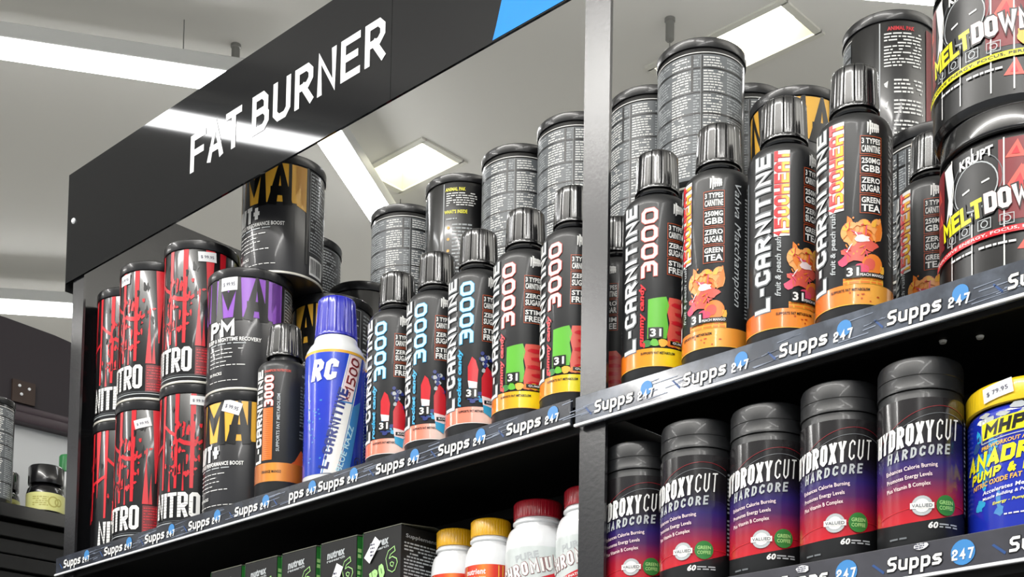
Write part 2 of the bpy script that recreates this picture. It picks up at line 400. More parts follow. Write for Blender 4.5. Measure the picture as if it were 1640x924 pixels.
# pendant linear lamps
def linear(p, q, label, w=.088, h=.055, z=3.69, glow='lightbar'):
    (x0, y0), (x1, y1) = p, q; L = sqrt((x1-x0)**2+(y1-y0)**2)
    t = thing('linear_pendant_lamp', ((x0+x1)/2, (y0+y1)/2, z), atan2(y1-y0, x1-x0), label, 'light')
    box('housing', (-L/2, L/2, -w/2, w/2, .012, h), M['housing'], t, .004)
    box('diffuser', (-L/2+.004, L/2-.004, -w/2+.004, w/2-.004, 0, .012), M[glow], t)
    for s in (-.35, .35):
        b = bmesh.new(); bmesh.ops.create_cone(b, segments=8, radius1=.0015, radius2=.0015, depth=ZC-z-h, cap_ends=True)
        for v in b.verts: v.co += Vector((s*L, 0, h+(ZC-z-h)/2))
        link_bm('suspension_wire', b, M['steel'], t)
linear((-3.72, .10), (-3.07, 1.10), 'long glowing linear lamp running across the ceiling above the sign, top left')
linear((-3.05, 1.30), (-3.52, 2.10), 'slanting glowing linear lamp coming out below the sign behind the left bay cans')
linear((-3.48, -.86), (-2.98, -1.78), 'linear lamp on the aisle side, mirrored across the lettering of the sign')
linear((-5.75, .35), (-4.60, 1.72), 'distant glowing linear lamp left of the end panel', w=.11)
linear((-2.13, 1.26), (-1.16, 2.40), 'linear lamp just entering the top edge of the photo left of the upper tub', w=.08)

# ceiling hangers
def hanger(x, y, drop, label):
    t = thing('ceiling_hanger', (x, y, ZC), 0, label, 'hanger', None)
    lathe('gripper', [(0, 0), (.014, 0), (.014, -.008), (.0115, -.01), (.0115, -.058), (.008, -.062), (0, -.062)], M['steel'], t, 20)
    lathe('wire', [(0, -.06), (.0018, -.06), (.0018, -drop), (0, -drop)], M['steel'], t, 8)
hanger(-3.156, 1.108, .125, 'steel cable gripper on the ceiling above the left half of the sign')
hanger(-2.205, 1.807, .30, 'steel cable gripper on the ceiling above the tall can right of the post')

# ================================================================== SHELVING RACK
XL, XP0, XP1, XR = -1.969, -.935, -.901, .06
rack = thing('shelving_rack', (0, 0, 0), 0, 'black powder-coated steel shelving rack with end panel and centre post', 'shelving')
box('end_panel', (XL, XL+.0035, .0042, .60, 0, 2.611), M['powder'], rack)
box('end_flange', (XL, -1.937, 0, .004, 0, 2.611), M['powder'], rack)
box('centre_post', (XP0, XP1, 0, .004, 0, 3.0), M['powder'], rack)
box('post_web', (XP0, XP0+.004, .0042, .022, 0, 3.0), M['powder'], rack)
box('divider_panel', (XP0+.001, XP0+.004, .0225, .600, 0, 2.017), M['shelfblack'], rack)
box('back_panel', (XL+.006, XR, .602, .612, 0, 2.0), M['shelfblack'], rack)
box('rear_post', (XP0, XP1, .6125, .64, 0, 2.0), M['powderf'], rack)
def shelf(x0, x1, ztop, label, studs=()):
    s = thing('shelf', ((x0+x1)/2, 0, ztop), 0, label, 'shelf'); w = (x1-x0)/2
    b = bmesh.new(); box_bm(b, -w, w, .0045, .598, -.004, 0); box_bm(b, -w, w, .0045, .008, -.028, 0); box_bm(b, -w, w, .575, .598, -.025, -.004)
    box_bm(b, -w, w, .22, .24, -.018, -.004); box_bm(b, -w, w, .40, .42, -.018, -.004)
    link_bm('deck', b, M['shelfblack'], s)
    for (x, y) in studs:
        o = lathe('stud', [(0, -.0062), (.0028, -.0062), (.0036, -.004), (0, -.004)], M['edgew'], s, 16); o.location = (x-(x0+x1)/2, y, 0)
    return s
ZS = 2.018; ZL = 1.802
shelf(XL+.006, XP0-.001, ZS, 'upper black shelf of the left bay under the red and grey cans and bottles')
shelf(XP0+.010, XR, ZS, 'upper black shelf of the right bay under the black heat bottles', studs=((-.5795, .083), (-.5503, .095)))
shelf(XL+.006, XP0-.001, ZL, 'lower black shelf of the left bay below the frame, carrying the cartons')
shelf(XP0+.010, XR, ZL, 'lower black shelf of the right bay under the purple and red bottles')

# price strips ------------------------------------------------------
def price_strip(x0, x1, zb, zt, starts, label, plain=False):
    t = thing('price_strip', (0, 0, zb), 0, label, 'price strip', 'shelf-edge price strips')
    H = zt-zb
    b = bmesh.new(); box_bm(b, x0, x1, -.008, -.0045, 0, H, .0006)
    link_bm('channel', b, M['stripdark' if plain else ('striplight' if x0 > -1 else 'strip')], t, 0)
    box('lip', (x0, x1, -.0105, -.008, 0, .0028), M['edgew'], t, .0005)
    p = Print(None, y=-.008); rnd = random.Random(int(abs(x0)*100))
    for sx in starts:
        big = 1.12 if plain else 1
        if not plain:
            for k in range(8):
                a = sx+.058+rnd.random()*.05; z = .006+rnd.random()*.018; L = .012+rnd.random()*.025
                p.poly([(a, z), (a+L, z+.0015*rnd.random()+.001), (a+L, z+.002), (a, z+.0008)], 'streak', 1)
            p.poly([(sx-.012, .017), (sx-.004, .008), (sx-.003, .010), (sx-.011, .018)], 'sblue2', 1)
        else: p.poly([(sx-.014, .017), (sx-.003, .008), (sx-.002, .010), (sx-.012, .018)], 'sblue2', 1)
        word = 'pps' if abs(sx+1.4247) < 1e-3 else 'Supps'
        ww = .051 if word == 'Supps' else .03; cx = sx+.0255 if word == 'Supps' else sx+.036
        cz = .0115 if not plain else .0115
        p.block(word, cx, cz+.0035, ww*.96, .0122, 'ink', 2, t=.2, cut=.12, gap=.15, shear=.06, grow=.0012); p.block(word, cx, cz+.0035, ww*.96, .0122, 'pw', 3, t=.2, cut=.12, gap=.15, shear=.06)
        if plain: p.disc(sx+.068, .0155, .0105, 'sblue', 2)
        else: p.disc(sx+.0665, .0185, .0072, 'sblue', 2); 
        p.block('247', sx+(.068 if plain else .0655), .0125 if not plain else .014, .0185, .0088, 'pw', 4, t=.19, cut=.12, gap=.22, shear=.06)
    p.done('print', t)
    return t
price_strip(-1.976, -.9405, 1.9945, 2.0225, [-1.952, -1.837, -1.730, -1.623, -1.518, -1.4247, -1.347, -1.241, -1.136, -1.031], 'shelf-edge price strip of the left bay, below the red cans and 3000 bottles')
price_strip(-.9345, XR, 1.991, 2.022, [-.909, -.799, -.692, -.585, -.479, -.373, -.267, -.161], 'wide grey price strip of the upper right shelf, starting at the centre post')
ps = price_strip(-.900, XR, 1.779, 1.809, [-.797, -.691, -.585, -.479, -.373, -.267], 'plain dark price strip of the lower right shelf below the purple bottles', True)
for x, z, w in ((-.5855+.012, 1.8115-1.779, .010), (-.686, 1.8095-1.779, .011)):
    p = Print(None, y=-.0085); p.blob(x+.02, z-.006, w*.72, .0036, 'sticker', 3, n=11, jag=.3); p.fine(x+.015, x+.024, z-.0085, z-.0035, 3, 'stickink', 4, 3, dash=.002); p.done('torn_sticker', ps)

# ================================================================== SIGN
SG0, SG1 = 2.455, 2.628
sg = thing('header_sign', (0, 0, 0), 0, 'long glossy black FAT BURNER header sign above the left bay', 'sign')
b = bmesh.new(); box_bm(b, -1.986, -1.2353, -.004, -.0006, SG0, SG1); box_bm(b, -1.2347, -.945, -.004, -.0006, SG0, SG1)
link_bm('board', b, M['board'], sg, 0)
box('side_return', (-1.9868, -1.9862, -.0038, .012, SG0-.012, SG1), M['shelfblack'], sg)
p = Print(None, y=-.004)
p.block('FAT', -1.5925, 2.5385, .1190, .0535, 'white', 1, t=.175, cut=.13, gap=.10, alt=True)
p.block('BURNER', -1.3780, 2.5385, .2640, .0535, 'white', 1, t=.175, cut=.13, gap=.16)
p.done('lettering', sg)
p = Print(None, y=-.004); pts = []
for i in range(13):
    t = i/12; z = SG0+.0015+t*(SG1-SG0-.003); pts.append((-1.066+.036*t**.8+.03*t*t, z))
p.poly(pts+[(-.946, SG1-.0015), (-.946, SG0+.0015)], 'blue', 1); p.done('blue_swoosh', sg)
o = lathe('fixing_bolt', [(0, 0), (.0045, 0), (.0045, .0015), (.003, .003), (0, .003)], M['edgew'], sg, 18); o.rotation_euler = (pi/2, 0, 0); o.location = (-1.9665, -.004, 2.5483)

# ================================================================== PRODUCTS
# ---- pill-pack cans -------------------------------------------------
def can_body(t, R, H, body, lidm='lid'):
    lathe('body', round_prof(R, .0, H-.009, .001), M[body], t)
    lathe('bottom_rim', [(R-.002, .0008), (R+.0009, .0008), (R+.0013, .0022), (R+.0009, .0038), (R-.001, .0040)], M['rim'], t)
    lathe('lid', [(R-.001, H-.0135), (R+.0014, H-.0135), (R+.0018, H-.0125), (R+.0018, H-.0018), (R+.0009, H-.0006), (R-.001, H), (R-.004, H-.0008), (R-.006, H-.002), (0, H-.002)], M[lidm], t)

def nitro(name, label):
    R, H = .0515, .206
    t = thing(name, label=label, cat='can'); can_body(t, R, H, 'canblack')
    p = Print(R); d = p.deg; rnd = random.Random(5)
    def bar(a, w0, w1, v0, v1, m='red', L=1): p.poly([(d(a)-w0/2, v0), (d(a)+w0/2, v0), (d(a)+w1/2, v1), (d(a)-w1/2, v1)], m, L)
    top = H-.0145
    for a, w in ((-1, .0052), (25, .0060), (-27, .0045), (-62, .005)): bar(a, w*.8, w*1.25, .058, top)
    for a, w0, w1, v0 in ((63, .0015, .013, .085), (-46, .0008, .011, .09), (84, .0030, .010, .06), (-84, .001, .009, .08)): bar(a, w0, w1, v0, top)
    for a, w, v1 in ((48, .009, .13), (56, .005, .10), (-70, .010, .085), (-12, .004, .09), (12, .003, .10), (95, .008, .12)):
        p.poly([(d(a)-w/2, .054), (d(a)+w/2, .054), (d(a)+w*.12, v1*.8), (d(a), v1)], 'red', 1)
    # worn cross strokes and splatter
    for a0, a1, v0, v1, w in ((-1, 25, .128, .120, .006), (-27, -1, .150, .132, .005), (25, 46, .118, .13, .005), (-62, -27, .112, .122, .005)):
        p.poly([(d(a0), v0-w/2), (d((a0+a1)/2), (v0+v1)/2-w*.9), (d(a1), v1-w/2), (d(a1), v1+w/2), (d((a0+a1)/2), (v0+v1)/2+w*.2), (d(a0), v0+w/2)], 'red', 2)
    for k in range(46):
        a = rnd.choice([-62, -27, -1, -1, 12, 25, 25, 46])+rnd.gauss(0, 6); v = .075+rnd.random()*.075
        p.blob(d(a), v, .0012+rnd.random()*.0035, .002+rnd.random()*.008, 'red', 2, n=9, jag=.6, seed=k)
    for k in range(26):
        a = rnd.choice([-60, -12, 10, 35])+rnd.gauss(0, 9); v = .08+rnd.random()*.09
        p.blob(d(a), v, .0012+rnd.random()*.002, .003+rnd.random()*.009, 'ink', 3, n=8, jag=.6, seed=k+99)
    p.rect(d(44), d(86), .012, .052, 'dred', 1)
    p.fine(d(46), d(84), .014, .050, 9, 'red', 2, 4, .5, .004)
    p.block('NITRO', 0, .0345, d(78), .035, 'pw', 4, t=.155, cut=.07, gap=.045)
    p.fine(d(-39), d(39), .020, .049, 7, 'ink', 5, 6, .16, .012, .5)
    p.rect(d(-100), d(100), .0088, .0100, 'pg', 2); p.rect(d(-100), d(100), .0120, .0126, 'pg2', 2)
    # back panel small print
    p.fine(d(112), d(172), .02, H-.03, 34, 'pg', 1, 8, .6); p.fine(d(182), d(246), .02, H-.03, 34, 'pg', 1, 9, .6)
    p.done('label', t); return t

def mal_can(name, label, field, title, sub, seed):
    """charcoal can, tall dark letters over a coloured field, white title"""
    R, H = .0565, .169
    t = thing(name, label=label, cat='can'); can_body(t, R, H, 'cangrey')
    p = Print(R); d = p.deg
    v0, v1 = .096, .154
    p.rect(d(-132), d(46), v0+.004, v1, field, 1)
    p.poly([(d(24), v1), (d(47), v1), (d(47), v0-.004), (d(32), v0+.002), (d(32), v0+.014), (d(24), v0+.016)], field, 1)
    p.block('ANIMA', -d(55), (v0+v1)/2+.001, d(160), (v1-v0)+.002, 'ink', 2, t=.22, cut=.05, gap=.035, alt=True)
    p.rect(d(20), d(24.5), v0, v1+.001, 'ink', 2); p.rect(d(46.5), d(50), .02, v1+.002, 'ink', 3)
    p.block(title, d(-41), .0855, d(42), .0225, 'pw', 4, t=.24, cut=.16, gap=.12)
    p.text(sub, d(-26), .0700, d(84), .0055, 'pw', 4, bold=.03)
    p.fine(d(-62), d(-2), .0625, .0665, 1, 'pg', 3, seed, .5, .012, .05)
    for k, e in enumerate((-8, -22, -18, -30, -4)): p.fine(d(-62), d(e), .0555-k*.0055, .0585-k*.0055, 1, 'pw', 3, seed+k, .45, .008, .02)
    p.text('30 PACKS', d(-50), .0245, d(24), .0042, 'pw', 3, bold=.02); p.fine(d(-62), d(6), .0130, .0152, 1, 'pw', 3, seed+7, .5, .009, .1)
    # facts panel and bar code on the side
    p.frame(d(53), d(92), .040, .152, .0007, 'pg', 2); p.fine(d(55), d(90), .043, .149, 24, 'pg', 2, seed+9, .6, .005, .4)
    p.rect(d(54), d(84), .008, .034, 'pw', 2); rnd = random.Random(seed)
    u = d(56)
    while u < d(80): w = .0004+rnd.random()*.0008; p.rect(u, u+w, .011, .031, 'ink', 3); u += w+.0005+rnd.random()*.0007
    p.fine(d(98), d(170), .02, .150, 24, 'pg', 1, seed+3, .6)
    p.done('label', t); return t

def facts_can(name, label, info='yel', R=.0565, H=.199, turn_info=115, grey='pg'):
    """tall black can covered with pale small print; one coloured-heading panel"""
    t = thing(name, label=label, cat='can'); can_body(t, R, H, 'canblack')
    p = Print(R); d = p.deg; v1 = H-.024
    p.rect(d(-88), d(66), v1+.0030, v1+.0042, 'pw', 2)
    p.rect(d(-86), d(64), .012, v1+.001, 'pg2', 1)
    cols = ((-84, -44, .0045), (-42, -14, .005), (-12, -3, .004), (1, 30, .0045), (33, 63, .004))
    for k, (a0, a1, ds) in enumerate(cols): p.fine(d(a0), d(a1), .016, v1-.001, 44, 'pg' if k % 2 == 0 else 'pw', 2, k*7+3, .62, ds, .35)
    for vv, w in ((v1-.018, .0022), (v1-.050, .0018), (v1-.078, .0025), (v1-.105, .0018), (.045, .002)): p.rect(d(-86), d(64), vv, vv+w, 'ink', 3)
    p.rect(d(-2), d(0), .012, v1, 'ink', 3); p.rect(d(-15), d(-12), v1-.05, v1, 'ink', 3); p.rect(d(-2.6), d(-2.1), .012, v1, 'pg', 4)
    # panel with coloured headings, divider on its left
    a = turn_info
    p.rect(d(a-9), d(a-7.5), .006, H-.016, 'pg', 2)
    if info == 'yel':
        p.text('ANIMAL PAK', d(a+10), H-.0255, d(32), .0055, 'lemon', 2, bold=.04); p.fine(d(a-4), d(a+44), H-.052, H-.030, 6, 'pw', 2, 5, .6, .006, .1)
        p.text("WHAT'S INSIDE", d(a+11), H-.0605, d(36), .0060, 'lemon', 2, bold=.04)
        p.fine(d(a-4), d(a+20), H-.074, H-.069, 1, 'pg', 2, 2, .6); p.fine(d(a+6), d(a+46), .020, H-.078, 18, 'pg', 2, 6, .6, .006, .3)
        for k in range(5): p.disc(d(a), H-.085-k*.018, .0024, 'gold', 2, 8)
    else:
        p.text('ANIMAL PAK', d(a+18), H-.0245, d(34), .0052, 'red', 2, bold=.04); p.fine(d(a-3), d(a+46), H-.074, H-.029, 11, 'pw', 2, 5, .6, .007, .06)
        for k in range(3):
            z = H-.098-k*.026; p.fine(d(a+9), d(a+48), z-.010, z+.010, 4 if k == 1 else 4, 'pw', 2, 8+k, .6, .006, .08); p.poly([(d(a-3), z+.004), (d(a+2), z+.007), (d(a+1), z-.002), (d(a-2), z)], 'pw', 2)
        p.rect(d(a+54), d(a+66), .02, H-.02, 'dred', 2)
    p.done('label', t); return t

# ---- drink bottles --------------------------------------------------
def flute(n, depth, z0, z1):
    def f(t, r, z):
        if z < z0 or z > z1 or r < .01: return r
        k = abs((t*n/(2*pi)) % 1 - .5)*2          # 0 at groove .. 1
        g = max(0, 1-k*7)
        return r-depth*g+.00025*sin(k*pi)
    return f
def ribbed_cap(t, z0, z1, r0, r1, m, n=14):
    H = z1-z0
    pr = [(r0-.0015, z0), (r0+.0004, z0+.0003), (r0+.0004, z0+.003), (r0, z0+.0035)]+[(r0+(r1-r0)*k/6, z0+.0036+(H-.007)*k/6) for k in range(7)]+[(r1-.0006, z1-.0016), (r1-.0018, z1-.0004), (r1-.004, z1), (0, z1)]
    return lathe('cap', pr, M[m], t, n*12, flute(n, .0011, z0+.0034, z1-.0012), 50)
def bottle_body(t, R, zs, zn, rn, m, extra=()):
    """R radius, zs top of straight side, zn neck height"""
    p = [(0, .0015), (R*.62, .0), (R-.004, .0), (R-.0012, .0014), (R, .0045)]
    k = 8
    p += [(R, zs)]+[(rn+(R-rn)*cos(pi/2*i/k)**.8 if i < k else rn, zs+(zn-.006-zs)*sin(pi/2*i/k)) for i in range(1, k+1)]
    p += [(rn, zn+.004), (0, zn+.004)]
    return lathe('body', p, M[m], t)

MAT3 = dict(
    b_or=ramp_mat('band_orange', 'X', [(-.034, '#e06a1c'), (-.01, '#f08a2c'), (.02, '#f6b24a'), (.034, '#d98a2c')], .25, .5),
    b_ye=ramp_mat('band_orange_yellow', 'X', [(-.034, '#ee7a1c'), (-.012, '#f2a01e'), (.008, '#f4e01e'), (.034, '#f0ea28')], .25, .5),
    b_sa=ramp_mat('band_salmon', 'X', [(-.034, '#ef6f50'), (-.008, '#ee9078'), (.012, '#efe3da'), (.034, '#e8b9a8')], .25, .5),
    heat=ramp_mat('heat_letters', 'X', [(-.034, '#e8283c'), (-.0168, '#ea3438'), (-.0150, '#f4c23a'), (.034, '#f4e63a')], .3),
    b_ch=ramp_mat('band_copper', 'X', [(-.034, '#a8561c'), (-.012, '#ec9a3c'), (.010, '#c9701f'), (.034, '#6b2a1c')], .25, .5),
)
def badges(p, a0, a1, texts, v1=.176):
    d = p.deg
    for k, (s1, s2) in enumerate(texts):
        top = v1-k*.0180
        p.frame(d(a0), d(a1), top-.0168, top, .0005, 'dor', 2)
        if s2: p.text(s1, d((a0+a1)/2), top-.0048, d(a1-a0)*.86, .0052, 'pw', 3, bold=.03); p.text(s2, d((a0+a1)/2), top-.0120, d(a1-a0)*.86, .0064, 'pw', 3, bold=.03)
def vmi_mark(p, a, v):
    d = p.deg
    for k, (x, h, l) in enumerate(((-8, .010, -.5), (-4.5, .013, -.3), (-1.5, .009, .0), (2, .008, .1), (5, .008, .2), (8, .007, .2))): p.poly([(d(a+x)-.0009, v+h*.55), (d(a+x)+.0009, v+h*.5), (d(a+x)+.0008+l*.001, v-h*.45), (d(a+x)-.0004+l*.001, v-h*.5)], 'pw', 2)
    p.rect(d(a-5), d(a+10), v-.001, v+.0006, 'pw', 2)

def lcarn(name, label, kind):
    """matte black drink bottle; kind heat / gummy / pop"""
    R, H = .034, .250
    t = thing(name, label=label, cat='bottle')
    bottle_body(t, R, .186, .207, .0185, 'matteblack')
    lathe('neck_ring', [(.018, .203), (.0215, .2035), (.0222, .2055), (.0215, .2078), (.018, .208)], M['plblack'], t)
    ribbed_cap(t, .209, H, .0223, .0208, 'capblack')
    p = Print(R); d = p.deg
    band = {'heat': 'b_or', 'gummy': 'b_ye', 'pop': 'b_sa'}[kind]
    p.rect(d(-118), d(118), .0205, .0385, MAT3[band], 1); p.rect(d(-118), d(118), .0200, .0207, 'pw' if kind == 'pop' else 'gold', 2)
    p.text('SUPPORTS FAT METABOLISM', d(-6), .0335, d(58), .0026, 'ink', 3, bold=.03)
    p.block('L-CARNITINE', d(-58), .112, .150, d(27), 'pg2', 2, 90, t=.21, cut=.14, gap=.2, grow=.0020)
    p.block('L-CARNITINE', d(-58), .112, .150, d(27), 'pw', 3, 90, t=.21, cut=.14, gap=.2)
    p.block('L-CARNITINE', d(-58), .112, .150, d(27), 'ink', 4, 90, t=.06, cut=.14, gap=.16, shear=0) if 0 else None
    texts = [('3 TYPES', 'CARNITINE'), ('250MG', 'GBB'), ('ZERO', 'SUGAR'), ('GREEN', 'TEA')] if kind == 'heat' else [('3 TYPES', 'CARNITINE'), ('ZERO', 'SUGAR'), ('STIM', 'FREE')]
    badges(p, 8, 42, texts, .1735 if kind == 'heat' else .166); vmi_mark(p, 28, .181)
    if kind == 'heat':
        p.rect(d(-39), d(-15), .1068, .1882, 'pw', 2); p.block('1500HEAT', d(-27), .1475, .080, d(22), MAT3['heat'], 4, 90, t=.2, cut=.12, gap=.11)
        p.block('1500HEAT', d(-27), .1475, .080, d(22), 'red', 3, 90, t=.2, cut=.12, gap=.11, grow=.0008)
        p.text('fruit & peach rush', d(-31), .078, .056, d(12), 'pg', 2, 90, .02, .3)
        p.text('Vahva Matchampion', d(63), .120, .120, d(15), 'pg', 2, -90, .0, .4)
        # peach slices, splash, whole peach
        p.blob(d(-2), .083, .0100, .014, 'peach', 2, 16, .35, 1); p.blob(d(20), .085, .012, .011, 'orange', 2, 16, .35, 2); p.blob(d(35), .087, .006, .012, 'peach', 3, 14, .3, 3)
        p.poly([(d(40), .099), (d(43), .090), (d(40), .080), (d(30), .076), (d(34), .084), (d(35), .095)], 'orange', 4); p.poly([(d(-10), .101), (d(-4), .098), (d(2), .088), (d(-3), .077), (d(-12), .085)], 'orange', 3)
        p.blob(d(2), .067, .014, .011, 'coral', 3, 18, .45, 4); p.blob(d(24), .073, .010, .008, 'coral', 4, 14, .5, 5); p.blob(d(13), .079, .008, .005, 'palepink', 5, 12, .5, 6); p.blob(d(-14), .061, .006, .006, 'pink', 3, 10, .5, 7)
        for k in range(12): rnd = random.Random(k); p.blob(d(-14+rnd.random()*56), .062+rnd.random()*.038, .001, .0012, 'orange', 3, 7, .2, k)
        for k, (a, v, r, tilt) in enumerate(((-6, .086, .0080, 40), (14, .089, .0068, -20), (35, .090, .0070, 60))):
            q = [(d(a)+r*cos(radians(tilt+t)), v+r*1.15*sin(radians(tilt+t))) for t in range(0, 181, 20)]; q2 = [(d(a)+r*.35*cos(radians(tilt+t)), v+r*.4*sin(radians(tilt+t))) for t in range(180, -1, -20)]
            p.poly(q+q2, 'peach', 5); p.poly([(x*.88+d(a)*.12, y*.88+v*.12) for x, y in q[2:7]]+[(x, y) for x, y in q2[3:6]], 'gold', 6)
        for k in range(16):
            rnd = random.Random(k+200); a, v = -14+rnd.random()*58, .062+rnd.random()*.03; L = .003+rnd.random()*.006; g = rnd.random()*6.28
            p.poly([(d(a), v), (d(a)+L*cos(g)-.0008*sin(g), v+L*sin(g)+.0008*cos(g)), (d(a)+L*1.3*cos(g), v+L*1.3*sin(g)), (d(a)+.001*sin(g), v-.001*cos(g))], rnd.choice(['coral', 'pink', 'palepink', 'orange', 'red']), 6)
        p.disc(d(27), .056, .0095, 'orange', 5, 18); p.blob(d(22), .056, .006, .006, 'coral', 6, 12, .2, 8); p.blob(d(10), .051, .007, .006, 'pink', 6, 12, .2, 9)
        p.blob(d(42), .052, .003, .006, 'gold', 5, 9, .5, 3)
        p.rect(d(-16), d(46), .0385, .0445, 'gold', 2); p.fine(d(-16), d(46), .0385, .0445, 2, 'orange', 3, 4, .8)
        p.rect(d(0), d(46), .0440, .0485, 'ink', 7); p.text('PEACH MANGO', d(26), .0462, d(36), .0026, 'pw', 8, bold=.02)
        p.rect(d(-13), d(9), .0435, .0545, 'ink', 8)
        p.text('31', d(-2), .049, d(17), .0080, 'pw', 9, bold=.03)
        for k in range(7): rnd = random.Random(k+40); p.blob(d(-8+rnd.random()*50), .0225+rnd.random()*.012, .0012+rnd.random()*.001, .001, 'dor', 2, 7, .4, k)
    else:
        c3, c4, scr = ('palepink', 'coral', 'red') if kind == 'gummy' else ('pale', 'cyan', 'cyan')
        p.block('3000', d(-22), .146, .070, d(27), c4, 2, 90, t=.215, cut=.16, gap=.17, grow=.0013, shear=-.08); p.block('3000', d(-22), .146, .070, d(27), c3, 3, 90, t=.215, cut=.16, gap=.17, shear=-.08)
        p.text('gummy candy' if kind == 'gummy' else 'rocket candy', d(-33), .072, .066, d(12), scr, 4, 90, .05, .25)
        if kind == 'gummy':
            p.poly([(d(-24), .048), (d(8), .048), (d(11), .060), (d(8), .072), (d(12), .082), (d(7), .0905), (d(-23), .088)], 'green', 2)
            p.poly([(d(11), .040), (d(50), .040), (d(53), .060), (d(49), .085), (d(40), .0905), (d(12), .090), (d(8), .078), (d(13), .064), (d(9), .052)], 'coral', 2)
            for k in range(5): p.blob(d(30+k % 2*6), .047+k*.009, .010, .0028, 'red', 3, 12, .3, k)
            for k, (a, c) in enumerate(((-24, 'dgreen'), (-12, 'green'), (2, 'gold'), (16, 'orange'), (28, 'gold'), (40, 'green'))): p.blob(d(a), .0435, .0055, .0045, c, 4, 10, .3, k)
        else:
            for a, v, s in ((-8, .080, 1), (20, .066, 1.25)):
                p.poly([(d(a)-.0052*s, v-.012*s), (d(a)+.0052*s, v-.014*s), (d(a)+.0062*s, v), (d(a)+.003*s, v+.011*s), (d(a)-.001*s, v+.015*s), (d(a)-.0055*s, v+.004*s)], 'red', 4)
                p.poly([(d(a)-.0052*s, v-.012*s), (d(a)+.0052*s, v-.014*s), (d(a)+.0048*s, v-.022*s), (d(a)-.0040*s, v-.020*s)], 'palepink', 4); p.poly([(d(a)-.0040*s, v-.020*s), (d(a)+.0048*s, v-.022*s), (d(a)+.0040*s, v-.031*s), (d(a)-.0030*s, v-.027*s)], 'cyan', 4)
            for k in range(14): rnd = random.Random(k+7); p.blob(d(4+rnd.random()*24), .076+rnd.random()*.024, .0028, .0028, 'navy' if k % 3 else 'pg', 3 if k % 2 else 4, 8, .3, k)
            for k in range(10): rnd = random.Random(k+70); p.blob(d(-16+rnd.random()*56), .040+rnd.random()*.014, .004, .003, rnd.choice(['cyan', 'navy', 'pale', 'green']), 3, 8, .4, k)
        p.rect(d(-22), d(2), .0480, .0590, 'ink', 6); p.text('31', d(-10), .0535, d(18), .0082, 'pw', 7, bold=.03)
        p.rect(d(14), d(50), .0420, .0460, 'ink', 6); p.text('GUMMY' if kind == 'gummy' else 'ROCKET', d(32), .0440, d(28), .0024, 'pw', 7, bold=.02)
    p.fine(d(80), d(150), .05, .17, 34, 'pg', 1, 4, .6, .005); p.rect(d(-98), d(-93), .05, .17, 'pg2', 1); p.fine(d(-170), d(-102), .05, .17, 34, 'pg', 1, 14, .6, .005)
    p.done('label', t); return t

def copper_bottle(name, label):
    R, H = .034, .235
    t = thing(name, label=label, cat='bottle')
    bottle_body(t, R, .172, .190, .0195, 'matteblack'); ribbed_cap(t, .191, H, .0235, .0205, 'capblack', 12)
    p = Print(R); d = p.deg
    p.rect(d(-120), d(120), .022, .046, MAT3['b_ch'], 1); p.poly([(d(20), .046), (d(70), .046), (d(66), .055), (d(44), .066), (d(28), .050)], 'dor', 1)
    p.text('ORANGE MANGO', d(-24), .0345, d(46), .0038, 'ink', 2, bold=.03)
    p.block('L-CARNITINE', d(-60), .108, .122, d(21), 'pw', 2, 90, t=.26, cut=.1, gap=.14)
    p.rect(d(-47), d(-22), .050, .118, 'orange', 1)
    for k in range(26): p.rect(d(-46), d(-23), .0515+k*.0026, .0523+k*.0026, 'dor', 2)
    p.block('3000', d(-33), .140, .040, d(22), 'coral', 2, 90, t=.22, grow=.0012); p.block('3000', d(-33), .140, .040, d(22), 'pw', 3, 90, t=.22)
    p.text('SUPPORTS FAT METABOLISM', d(-10), .098, .075, d(7), 'pg', 2, 90, .02); p.text('CHAMPION NUTRITION', d(-16), .166, d(60), .0034, 'coral', 2, bold=.02)
    p.fine(d(38), d(95), .075, .150, 18, 'pg2', 2, 7, .7, .006, .15); p.text('GLUTEN FREE', d(58), .163, d(34), .0030, 'pg', 2, bold=.02); p.fine(d(105), d(170), .05, .15, 28, 'pg', 1, 4, .6)
    p.done('label', t); return t

